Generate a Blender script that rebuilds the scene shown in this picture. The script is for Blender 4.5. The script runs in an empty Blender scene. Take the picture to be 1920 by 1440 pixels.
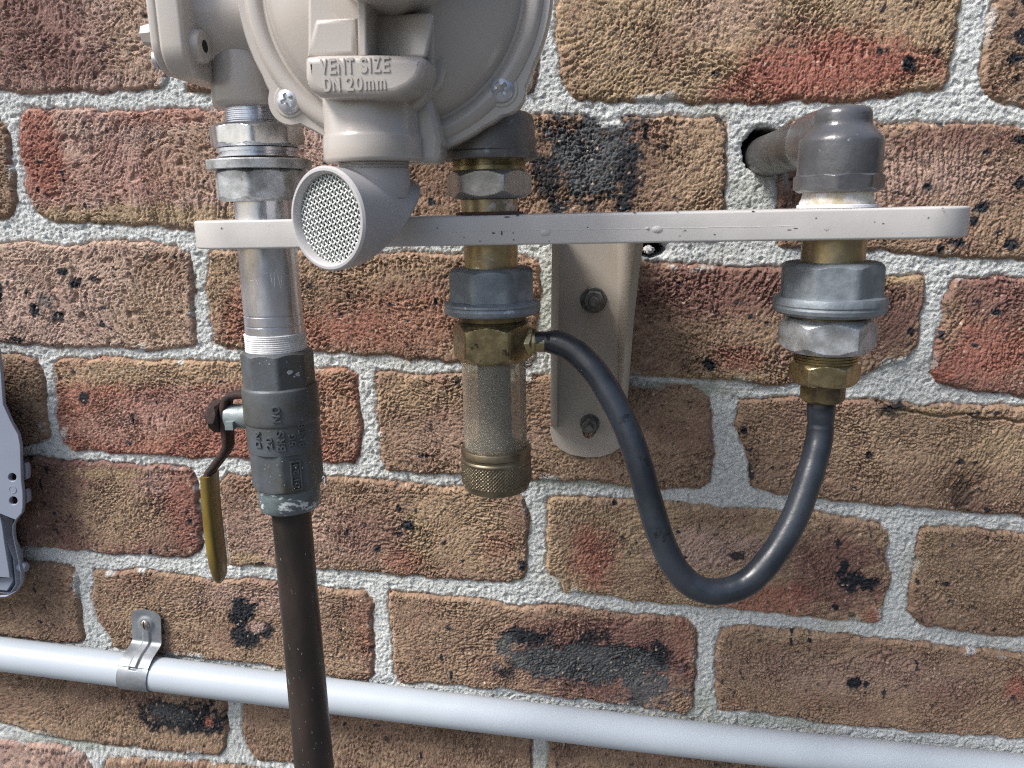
import bpy, bmesh, math, random
import numpy as np
from mathutils import Vector, Matrix

random.seed(7); np.random.seed(7)
sc = bpy.context.scene
COL = sc.collection

# ------------------------------------------------------------------ camera
FPX = 1440.0            # focal length in photo pixels (1920 wide)
DW = 0.51               # camera to wall, metres
def _n(v): v = np.array(v, float); return v/np.linalg.norm(v)
_Z = _n([-126, 6230, FPX]); _X = np.array([14260, -44, FPX], float); _X = _n(_X-_Z*(_X@_Z)); _Y = np.cross(_Z, _X)
M3 = np.array([_X, _Y, _Z])
def P(px, py, d):
    """world point at distance d in front of the wall seen at photo pixel"""
    r = M3@np.array([px-960, -(py-720), -FPX]); p = r*((DW-d)/r[1])
    return np.array([p[0], -d, p[2]])
def proj(p):
    c = M3.T@(np.array(p, float)-np.array([0, -DW, 0])); return 960+FPX*c[0]/-c[2], 720-FPX*c[1]/-c[2], -c[2]

cam = bpy.data.cameras.new('camera'); co = bpy.data.objects.new('camera', cam); COL.objects.link(co)
co.matrix_world = Matrix(((M3[0][0], M3[0][1], M3[0][2], 0), (M3[1][0], M3[1][1], M3[1][2], -DW),
                          (M3[2][0], M3[2][1], M3[2][2], 0), (0, 0, 0, 1)))
cam.sensor_width = 36; cam.lens = 36*FPX/1920; cam.clip_start = 0.01; cam.clip_end = 200
cam.dof.use_dof = True; cam.dof.focus_distance = 0.46; cam.dof.aperture_fstop = 26
sc.camera = co

# ------------------------------------------------------------------ world + sun (open shade, soft light from upper left)
SUN_EL, SUN_AZ = math.radians(50), math.radians(-54)      # azimuth from -Y (towards the camera side), negative = left
w = bpy.data.worlds.new('World'); sc.world = w; w.use_nodes = True
nt = w.node_tree; nt.nodes.clear()
out = nt.nodes.new('ShaderNodeOutputWorld'); bg = nt.nodes.new('ShaderNodeBackground')
sky = nt.nodes.new('ShaderNodeTexSky'); sky.sky_type = 'NISHITA'; sky.sun_disc = False
sky.sun_elevation = SUN_EL
sdir = Vector((math.sin(SUN_AZ)*math.cos(SUN_EL), -math.cos(SUN_AZ)*math.cos(SUN_EL), math.sin(SUN_EL)))
sky.sun_rotation = math.atan2(sdir.x, sdir.y)
sky.dust_density = 3.0; sky.ozone_density = 0.4
bg.inputs['Strength'].default_value = 0.125
# open sky to the left and overhead, unseen dim yard added for reflection contrast, low down and to the right
tcw = nt.nodes.new('ShaderNodeTexCoord'); sp = nt.nodes.new('ShaderNodeSeparateXYZ'); nt.links.new(tcw.outputs['Generated'], sp.inputs[0])
wn = nt.nodes.new('ShaderNodeTexNoise'); wn.inputs['Scale'].default_value = 5; wn.inputs['Detail'].default_value = 5; nt.links.new(tcw.outputs['Generated'], wn.inputs['Vector'])
def wm(op, a, b):
    n = nt.nodes.new('ShaderNodeMath'); n.operation = op
    for i, v in enumerate((a, b)):
        if isinstance(v, (int, float)): n.inputs[i].default_value = v
        else: nt.links.new(v, n.inputs[i])
    return n.outputs[0]
edge_ = wm('SUBTRACT', wm('ADD', sp.outputs[2], wm('MULTIPLY', wn.outputs['Fac'], .22)), wm('ADD', wm('MULTIPLY', sp.outputs[0], .42), .16))
mr = nt.nodes.new('ShaderNodeMapRange'); nt.links.new(edge_, mr.inputs[0]); mr.inputs[1].default_value = -.03; mr.inputs[2].default_value = .05
mxw = nt.nodes.new('ShaderNodeMix'); mxw.data_type = 'RGBA'; nt.links.new(mr.outputs[0], mxw.inputs[0]); mxw.inputs[6].default_value = (.62, .60, .52, 1)
gm = nt.nodes.new('ShaderNodeMapRange'); nt.links.new(sp.outputs[2], gm.inputs[0]); gm.inputs[1].default_value = -.12; gm.inputs[2].default_value = -.02
mg = nt.nodes.new('ShaderNodeMix'); mg.data_type = 'RGBA'; nt.links.new(gm.outputs[0], mg.inputs[0]); mg.inputs[6].default_value = (1.25, 1.25, 1.28, 1); mg.inputs[7].default_value = (.30, .31, .26, 1)
nt.links.new(mg.outputs[2], mxw.inputs[6])
nt.links.new(sky.outputs[0], mxw.inputs[7]); nt.links.new(mxw.outputs[2], bg.inputs[0]); nt.links.new(bg.outputs[0], out.inputs[0])
sun = bpy.data.lights.new('sun', 'SUN'); sun.energy = 2.8; sun.angle = math.radians(18); sun.color = (1, 0.975, 0.95)
so = bpy.data.objects.new('sun', sun); COL.objects.link(so)
so.rotation_euler = (-sdir).to_track_quat('-Z', 'Y').to_euler()
sc.view_settings.view_transform = 'Standard'; sc.view_settings.look = 'None'
sc.view_settings.exposure = 0.6
sc.cycles.filter_width = 1.1
sc.cycles.use_denoising = False; sc.cycles.denoising_prefilter = 'NONE'; sc.cycles.denoising_input_passes = 'RGB_ALBEDO_NORMAL'; sc.view_settings.gamma = 1

# ------------------------------------------------------------------ helpers
def mat(name, c1, c2=None, scale=60, rough=.5, metal=0, bump=0., bscale=400, spot=None, rvar=.1, lo=.38, hi=.62, stretch=(1, 1, 1), coat=0):
    """spot = (colour, threshold, scale[, metallic])"""
    m = bpy.data.materials.new(name); m.use_nodes = True; t = m.node_tree; N = t.nodes; Lk = t.links
    b = N['Principled BSDF']; tc = N.new('ShaderNodeTexCoord'); mp = N.new('ShaderNodeMapping'); mp.inputs['Scale'].default_value = stretch
    Lk.new(tc.outputs['Object'], mp.inputs[0])
    def noise(s, d=4, r=.6):
        n = N.new('ShaderNodeTexNoise'); n.inputs['Scale'].default_value = s; n.inputs['Detail'].default_value = d
        n.inputs['Roughness'].default_value = r; Lk.new(mp.outputs[0], n.inputs['Vector']); return n.outputs['Fac']
    def rng(src, a, bb, c=0, d=1):
        r = N.new('ShaderNodeMapRange'); Lk.new(src, r.inputs[0])
        for i, v in enumerate((a, bb, c, d)): r.inputs[i+1].default_value = v
        return r.outputs[0]
    def mix(f, A, B):
        x = N.new('ShaderNodeMix'); x.data_type = 'RGBA'; Lk.new(f, x.inputs[0])
        for v, i in ((A, 6), (B, 7)):
            if hasattr(v, 'links') or hasattr(v, 'is_linked'): Lk.new(v, x.inputs[i])
            else: x.inputs[i].default_value = (*v, 1)
        return x.outputs[2]
    c2 = c2 or tuple(v*.85 for v in c1)
    f = rng(noise(scale), lo, hi); col = mix(f, c1, c2)
    b.inputs['Metallic'].default_value = metal
    if spot:
        sf = rng(noise(spot[2], 6, .7), spot[1], spot[1]+.04); col = mix(sf, col, spot[0])
        if len(spot) > 3:
            mm = N.new('ShaderNodeMix'); Lk.new(sf, mm.inputs[0]); mm.inputs[2].default_value = metal; mm.inputs[3].default_value = spot[3]
            Lk.new(mm.outputs[0], b.inputs['Metallic'])
    Lk.new(col, b.inputs['Base Color'])
    Lk.new(rng(noise(scale*2.3), .3, .7, max(rough-rvar, .02), min(rough+rvar, 1)), b.inputs['Roughness'])
    if coat: b.inputs['Coat Weight'].default_value = coat; b.inputs['Coat Roughness'].default_value = .25
    if bump:
        bn = N.new('ShaderNodeBump'); bn.inputs['Distance'].default_value = bump; bn.inputs['Strength'].default_value = 1
        Lk.new(noise(bscale, 5, .6), bn.inputs['Height']); Lk.new(bn.outputs[0], b.inputs['Normal'])
    return m

def tag(o, label, cat, group=None, kind=None):
    if label: o['label'] = label
    if cat: o['category'] = cat
    if group: o['group'] = group
    if kind: o['kind'] = kind
    return o
ORG = {}
def thing(name, loc, label, cat, group=None):
    o = bpy.data.objects.new(name, None); o.empty_display_size = .01; COL.objects.link(o); o.location = Vector(loc); ORG[o.name] = Vector(loc)
    return tag(o, label, cat, group)
def link(name, me, m, parent=None, ang=32, smooth=True, label=None):
    """mesh in world coordinates -> object; children keep their thing's base as origin"""
    o = bpy.data.objects.new(name, me); COL.objects.link(o)
    org = Vector((0, 0, 0))
    if parent is not None:
        org = ORG[parent.name]; o.parent = parent
    ORG[o.name] = org
    me.transform(Matrix.Translation(-org))
    if parent is not None and parent.parent is not None: pass
    if parent is not None and parent.type == 'MESH':
        pass        # parent mesh sits at its own parent's origin, so local frames coincide
    if parent is None: pass
    me.materials.clear(); me.materials.append(m)
    if smooth:
        for p in me.polygons: p.use_smooth = True
        me.set_sharp_from_angle(angle=math.radians(ang))
    if label: o['label'] = label
    return o
def mesh(verts, faces):
    me = bpy.data.meshes.new('m'); me.from_pydata([tuple(v) for v in verts], [], faces); me.update()
    bm = bmesh.new(); bm.from_mesh(me); bmesh.ops.recalc_face_normals(bm, faces=bm.faces); bm.to_mesh(me); bm.free(); return me
class MB:
    def __init__(s): s.v = []; s.f = []
    def add(s, vf, T=None):
        v, f = vf; o = len(s.v)
        s.v += [tuple(T@Vector(p)) if T is not None else tuple(p) for p in v]; s.f += [[i+o for i in q] for q in f]; return s
    def obj(s, name, m, parent=None, **k): return link(name, mesh(s.v, s.f), m, parent, **k)

def rev(prof, n=96, fn=None, rot=0., cap=True, wob=0.):
    """surface of revolution about local Z; fn(theta, z, r) -> radius"""
    V = []; Fc = []
    for (z, r) in prof:
        for i in range(n):
            t = rot+2*math.pi*i/n; rr = fn(t-rot, z, r) if fn else r
            if wob: rr *= 1+wob*math.sin(3*t+z*700)+wob*.6*math.sin(7*t+z*300)
            V.append((rr*math.cos(t), rr*math.sin(t), z))
    m = len(prof)
    for j in range(m-1):
        for i in range(n): a = j*n+i; b = j*n+(i+1) % n; Fc.append([a, b, b+n, a+n])
    if cap: Fc.append(list(range(n))[::-1]); Fc.append([(m-1)*n+i for i in range(n)])
    return V, Fc
def ngon(k, soft=.985):
    """k-gon whose flats are at distance ap = r*cos(pi/k) of the corner radius held in prof's max"""
    def mk(R):
        ap = R*math.cos(math.pi/k)
        def f(t, z, r):
            a = (t+math.pi/k) % (2*math.pi/k)-math.pi/k
            # corner at t = pi/k offset
            return min(r, ap/math.cos(a), R*soft)
        return f
    return mk
def fine(prof, k=6):
    o = []
    for (z0, r0), (z1, r1) in zip(prof[:-1], prof[1:]):
        for i in range(k): u = i/k; o.append((z0+(z1-z0)*u, r0+(r1-r0)*u))
    o.append(prof[-1]); return o
def nut(z0, z1, R, k=6, ch=.12, rot=0., n=None, bottom=True, top=True, ihole=None):
    ap = R*math.cos(math.pi/k); c = (R-ap)*1.5+(z1-z0)*.02
    pr = [(z0, ap*.91), (z0+.0002, ap*.945)]
    pr += fine([(z0+.0002, ap*.945), (z0+c*.8, R)], 9) if bottom else [(z0, R)]
    pr += fine([(z1-c*.8, R), (z1-.0002, ap*.945)], 9) if top else [(z1, R)]
    pr += [(z1, ap*.91)]
    return rev(pr, n or k*16, ngon(k)(R), rot)
def axis_T(origin, d, up=(0, 0, 1)):
    """matrix taking local Z to direction d"""
    q = Vector(d).normalized().to_track_quat('Z', 'Y'); return Matrix.Translation(Vector(origin))@q.to_matrix().to_4x4()
def box(c, s):
    x, y, z = c; a, b, d = s[0]/2, s[1]/2, s[2]/2
    v = [(x+i*a, y+j*b, z+k*d) for i in (-1, 1) for j in (-1, 1) for k in (-1, 1)]
    return v, [[0, 1, 3, 2], [4, 6, 7, 5], [0, 4, 5, 1], [2, 3, 7, 6], [0, 2, 6, 4], [1, 5, 7, 3]]
def tube(pts, r, n=20, cap=True):
    """pts world points, r float or list"""
    pts = [Vector(p) for p in pts]; V = []; Fc = []; up = None
    for i, p in enumerate(pts):
        t = (pts[min(i+1, len(pts)-1)]-pts[max(i-1, 0)]).normalized()
        if up is None: up = t.orthogonal().normalized()
        up = (up-t*up.dot(t)).normalized(); b = t.cross(up); rr = r[i] if hasattr(r, '__len__') else r
        for k in range(n): a = 2*math.pi*k/n; V.append(p+up*math.cos(a)*rr+b*math.sin(a)*rr)
    for j in range(len(pts)-1):
        for k in range(n): a = j*n+k; b2 = j*n+(k+1) % n; Fc.append([a, b2, b2+n, a+n])
    if cap: Fc.append(list(range(n))[::-1]); Fc.append([(len(pts)-1)*n+k for k in range(n)])
    return V, Fc
def spline(pts, k=10):
    """Catmull-Rom"""
    p = [np.array(q, float) for q in pts]; p = [2*p[0]-p[1]]+p+[2*p[-1]-p[-2]]; o = []
    for i in range(1, len(p)-2):
        for j in range(k):
            t = j/k; a, b, c, d = p[i-1:i+3]
            o.append(.5*((2*b)+(-a+c)*t+(2*a-5*b+4*c-d)*t*t+(-a+3*b-3*c+d)*t**3))
    o.append(p[-2]); return o
def plate(loops, y0, y1, bev=.0006, res=3):
    """flat plate in the XZ plane between y0 (back) and y1 (front, more negative): loops of (x,z), holes allowed -> mesh"""
    cu = bpy.data.curves.new('c', 'CURVE'); cu.dimensions = '2D'; cu.fill_mode = 'BOTH'
    for lp in loops:
        s = cu.splines.new('POLY'); s.points.add(len(lp)-1); s.use_cyclic_u = True
        for i, q in enumerate(lp): s.points[i].co = (q[0], q[1], 0, 1)
    th = abs(y1-y0)/2; cu.extrude = max(th-bev, 0); cu.bevel_depth = bev; cu.bevel_resolution = res; cu.offset = -bev
    o = bpy.data.objects.new('c', cu); COL.objects.link(o)
    dg = bpy.context.evaluated_depsgraph_get(); dg.update()
    me = bpy.data.meshes.new_from_object(o.evaluated_get(dg)); bpy.data.objects.remove(o)
    me.transform(Matrix(((1, 0, 0, 0), (0, 0, -1, (y0+y1)/2), (0, 1, 0, 0), (0, 0, 0, 1)))); return me
def pxz(lst, d): return [tuple(P(x, y, d)[[0, 2]]) for x, y in lst]
def roundpoly(lst, k=6): return [tuple(q) for q in spline(list(lst)+[lst[0]], k)[:-1]]
def circ(c, r, n=32): return [(c[0]+r*math.cos(2*math.pi*i/n), c[1]+r*math.sin(2*math.pi*i/n)) for i in range(n)]
def join(*mes):
    bm = bmesh.new()
    for m in mes: bm.from_mesh(m)
    o = bpy.data.meshes.new('j'); bm.to_mesh(o); bm.free(); return o
def text_mesh(s, ext, fit=None, space=1.0, bevel=0.0):
    """letters in the XY plane, centred, front towards +Z; fit=(w,h)"""
    cu = bpy.data.curves.new('t', 'FONT'); cu.body = s; cu.align_x = 'CENTER'; cu.align_y = 'CENTER'; cu.size = 1; cu.extrude = .05; cu.space_character = space
    cu.offset = .022
    if bevel: cu.bevel_depth = bevel; cu.bevel_resolution = 1
    o = bpy.data.objects.new('t', cu); COL.objects.link(o); dg = bpy.context.evaluated_depsgraph_get(); dg.update()
    me = bpy.data.meshes.new_from_object(o.evaluated_get(dg)); bpy.data.objects.remove(o)
    v = np.array([x.co for x in me.vertices]); lo, hi = v.min(0), v.max(0); c = (lo+hi)/2; sz = hi-lo
    k = Matrix.Diagonal((fit[0]/sz[0], fit[1]/sz[1], ext/max(sz[2], 1e-6), 1))@Matrix.Translation(-Vector(c)); me.transform(k); return me

def line_mesh(s, w, h, ext):
    """a line of evenly spaced capitals, w x h, centred"""
    wd = {' ': .45, 'I': .45, '1': .6, 'm': 1.15, 'M': 1.1}; tot = sum(wd.get(c, .9) for c in s); u = w/tot; x = -w/2; ms = []
    for c in s:
        cw = wd.get(c, .9)*u
        if c != ' ':
            hh = h*.78 if c == 'm' else h
            me = text_mesh(c, ext, fit=(cw*(.30 if c in 'I1' else .80), hh)); me.transform(Matrix.Translation((x+cw/2, -(h-hh)/2, 0))); ms.append(me)
        x += cw
    return join(*ms)
class Axis:
    """a vertical pipe axis given by one photo pixel at distance d"""
    def __init__(s, px, py, d): p = P(px, py, d); s.x = p[0]; s.d = d
    def z(s, py):
        px = proj((s.x, -s.d, 0))[0]; z = 0
        for _ in range(4): z = P(px, py, s.d)[2]; px = proj((s.x, -s.d, z))[0]
        return z
    def r(s, py, w): return w/2*proj((s.x, -s.d, s.z(py)))[2]/FPX
    def T(s): return Matrix.Translation((s.x, -s.d, 0))
    def lathe(s, pts, **k): return rev([(s.z(py), s.r(py, w_)) for py, w_ in pts], **k)
    def nut(s, y0, y1, w_, **k): return nut(s.z(y1), s.z(y0), s.r(y0, w_), **k)
def thread(ax, y0, y1, w_, n=5, dep=.0005):
    z0, z1 = ax.z(y1), ax.z(y0); r = ax.r(y0, w_); pr = []
    for i in range(n):
        u = i/n; h = (z1-z0)/n; b = z0+u*(z1-z0); pr += [(b, r-dep), (b+h*.25, r-dep), (b+h*.5, r), (b+h*.75, r)]
    pr.append((z1, r-dep)); return rev(pr, 64)
# ------------------------------------------------------------------ brick wall: one relief mesh, bricks proud of sandy mortar
def hash2(ix, iz, s):
    h = ix.astype(np.uint32)*np.uint32(374761393)+iz.astype(np.uint32)*np.uint32(668265263)+np.uint32((s*1442695041) & 0xffffffff)
    h = (h ^ (h >> np.uint32(13)))*np.uint32(1274126177); return ((h ^ (h >> np.uint32(16))) & np.uint32(1023)).astype(np.int32)
GA = np.random.RandomState(5).rand(1024).astype(np.float32)*2*np.pi; GC, GS = np.cos(GA), np.sin(GA)
def gn(x, z, s=0):
    """gradient noise about -1..1"""
    x = np.asarray(x, np.float32); z = np.asarray(z, np.float32)
    x0 = np.floor(x); z0 = np.floor(z); fx = (x-x0); fz = (z-z0); x0 = x0.astype(np.int32); z0 = z0.astype(np.int32)
    ux = fx*fx*fx*(fx*(fx*6-15)+10); uz = fz*fz*fz*(fz*(fz*6-15)+10)
    def g(i, j):
        a = hash2(x0+i, z0+j, s); return GC[a]*(fx-np.float32(i))+GS[a]*(fz-np.float32(j))
    a = g(0, 0); b = g(1, 0); c = g(0, 1); d = g(1, 1)
    return ((a+(b-a)*ux)+((c+(d-c)*ux)-(a+(b-a)*ux))*uz)*1.5
def fbm(x, z, o=4, s=0, gain=.5):
    r = 0; a = 1.; t = 0
    for i in range(o):
        r = r+a*gn(x*2**i+i*17.3, z*2**i-i*9.1, s+i); t += a; a *= gain; x, z = x*.8-z*.6, x*.6+z*.8
    return r/t
def ss(a, b, x): t = np.clip((x-a)/(b-a), 0, 1); return t*t*(3-2*t)

BR = dict(
 A1=[(-330,-80),(300,-80),(306,30),(315,120),(314,150),(306,166),(210,170),(60,177),(10,170),(-60,168),(-330,165)],
 A2=[(345,-80),(1000,-80),(1003,60),(1003,150),(996,174),(985,178),(700,178),(355,172),(345,150)],
 A3=[(1045,-80),(1046,60),(1052,120),(1060,160),(1084,186),(1180,192),(1400,192),(1600,190),(1665,180),(1710,168),(1765,165),(1778,145),(1792,60),(1804,-80)],
 A4=[(1862,-80),(1862,10),(1846,45),(1843,100),(1838,128),(1846,172),(1862,186),(1920,197),(2300,210),(2300,-80)],
 B0=[(-380,225),(0,225),(12,240),(24,300),(30,380),(24,402),(5,412),(-380,405)],
 B1=[(38,215),(52,203),(180,205),(195,212),(300,204),(640,211),(652,300),(655,428),(640,436),(400,430),(250,421),(100,416),(75,402),(55,370),(42,290),(33,240)],
 B2=[(690,215),(860,215),(1000,218),(1080,216),(1110,226),(1160,226),(1180,219),(1345,220),(1361,235),(1362,300),(1360,440),(1340,450),(1000,440),(700,436),(690,420)],
 B3=[(1472,240),(1486,229),(1640,230),(1800,235),(1920,238),(2300,246),(2300,505),(1920,488),(1800,482),(1640,471),(1480,466),(1460,458),(1459,350),(1466,300)],
 C1=[(-380,450),(0,458),(50,451),(120,463),(210,450),(330,462),(350,478),(362,530),(364,600),(370,636),(358,650),(300,654),(200,650),(100,648),(0,641),(-380,630)],
 C2=[(392,482),(405,470),(520,468),(760,474),(1000,484),(1010,495),(1008,600),(1004,676),(990,688),(850,678),(700,665),(560,655),(425,652),(404,640),(396,600),(388,540)],
 C3=[(1056,482),(1205,488),(1280,495),(1400,500),(1560,505),(1640,515),(1733,518),(1731,560),(1723,610),(1718,650),(1700,674),(1650,686),(1600,712),(1540,720),(1480,719),(1400,715),(1280,708),(1060,700)],
 C4=[(1790,524),(1860,520),(1920,523),(2350,540),(2350,762),(1920,742),(1800,728),(1757,718),(1746,700),(1752,660),(1768,600),(1774,555)],
 D0=[(-380,655),(0,665),(70,673),(78,700),(86,760),(94,815),(84,828),(40,836),(-380,815)],
 D1=[(103,680),(115,672),(300,675),(480,682),(640,692),(666,702),(672,740),(678,800),(675,856),(658,868),(600,862),(470,860),(300,852),(135,842),(118,826),(108,760)],
 D2=[(707,705),(722,700),(870,700),(1000,705),(1180,715),(1300,728),(1326,745),(1335,780),(1336,850),(1330,905),(1310,918),(1200,910),(1000,895),(850,888),(725,885),(712,850),(705,780)],
 D3=[(1387,750),(1420,746),(1600,750),(1660,755),(1920,764),(2350,778),(2350,992),(1920,968),(1700,950),(1530,935),(1450,925),(1412,912),(1405,880),(1393,830),(1382,795)],
 E1=[(-200,850),(40,857),(120,862),(250,872),(358,880),(371,896),(375,950),(380,1015),(374,1036),(350,1043),(200,1036),(60,1022),(-200,1005)],
 E2=[(430,890),(600,892),(800,908),(960,925),(985,935),(992,960),(988,1060),(980,1085),(960,1092),(800,1080),(700,1072),(530,1062),(432,1058),(426,1000),(415,960),(412,912)],
 E3=[(1030,932),(1150,935),(1330,950),(1500,960),(1600,972),(1650,980),(1664,1000),(1660,1040),(1666,1080),(1658,1130),(1650,1160),(1636,1168),(1560,1160),(1380,1142),(1250,1130),(1130,1118),(1058,1105),(1046,1080),(1028,1068),(1026,1000)],
 E4=[(1726,990),(1760,988),(1920,998),(2350,1010),(2350,1225),(1920,1192),(1800,1182),(1725,1170),(1708,1145),(1705,1110),(1712,1060),(1720,1020)],
 F0=[(-400,1025),(0,1045),(60,1053),(130,1060),(145,1075),(150,1130),(156,1190),(148,1206),(90,1200),(-400,1150)],
 F1=[(180,1070),(260,1068),(350,1078),(400,1090),(470,1086),(530,1092),(600,1102),(685,1108),(697,1130),(700,1200),(703,1260),(690,1275),(600,1262),(450,1240),(300,1225),(215,1214),(200,1180),(180,1150),(175,1110)],
 F2=[(733,1110),(800,1115),(900,1125),(960,1135),(1060,1135),(1120,1148),(1200,1152),(1290,1162),(1303,1180),(1303,1260),(1300,1322),(1288,1338),(1200,1325),(1090,1310),(1000,1297),(880,1285),(750,1277),(738,1260),(735,1180)],
 F3=[(1350,1178),(1400,1175),(1500,1182),(1650,1198),(1800,1215),(1920,1224),(2350,1245),(2350,1430),(1920,1383),(1800,1375),(1700,1368),(1560,1358),(1500,1345),(1400,1332),(1350,1330),(1341,1290),(1343,1220)],
 G0=[(-400,1205),(0,1240),(200,1262),(400,1285),(420,1300),(426,1350),(425,1398),(414,1412),(380,1414),(250,1400),(100,1380),(0,1352),(-400,1310)],
 G1=[(455,1285),(700,1308),(970,1335),(992,1350),(998,1400),(999,1470),(985,1482),(800,1458),(640,1440),(484,1422),(466,1405),(456,1360)],
 G2=[(1030,1360),(1050,1352),(1300,1385),(1600,1412),(1636,1430),(1640,1540),(1300,1520),(1030,1495)],
 G3=[(1672,1420),(2380,1470),(2380,1650),(1672,1560)],
 H0=[(-400,1350),(0,1388),(60,1392),(130,1402),(158,1412),(172,1440),(176,1540),(-400,1490)],
 H1=[(197,1435),(206,1418),(350,1428),(440,1436),(690,1470),(696,1600),(200,1570)],
 H2=[(725,1475),(1240,1530),(1250,1690),(725,1620)],
 H3=[(1280,1550),(2000,1600),(2000,1760),(1280,1710)],
)
# the rest of the wall round the view: the same bond carried on
def row_y(a, b, x): return a+b*x
ROWS = [(-455, -.02, 205), (-232, -.005, 205), (-18, .01, 195), (205, .018, 205), (455, .035, 185), (668, .045, 175), (860, .068, 165), (1048, .09, 158), (1225, .11, 150), (1375, .12, 145), (1545, .125, 140), (1705, .13, 138)]
gi = 0
for ri, (a, b, h) in enumerate(ROWS):
    off = 290*(ri % 2)
    if ri in (0, 1, 10, 11):
        xs_ = [(x, x+590) for x in range(-1500+off, 3300, 628)]
    else:
        L0 = {2: -365, 3: -415, 4: -415, 5: -415, 6: -235, 7: -435, 8: -435, 9: -435}[ri]; R0 = {2: 2345, 3: 2345, 4: 2390, 5: 2390, 6: 2390, 7: 2390, 8: 2420, 9: 2040}[ri]
        xs_ = [(L0-590, L0), (L0-1210, L0-620), (R0, R0+600), (R0+635, R0+1230)]
    for (x0, x1) in xs_:
        BR['Y%d' % gi] = [(x0, row_y(a, b, x0)), (x1, row_y(a, b, x1)), (x1+3, row_y(a, b, x1)+h), (x0+3, row_y(a, b, x0)+h)]; gi += 1

TAN = (.42, .30, .195); BRN = (.315, .21, .145); PNK = (.47, .325, .275); RED = (.36, .15, .11); MAR = (.215, .112, .095)
BLK = (.018, .02, .026); SLT = (.105, .11, .112); OCH = (.40, .30, .175); DKB = (.2, .125, .085); PAL = (.50, .36, .29)
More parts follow.
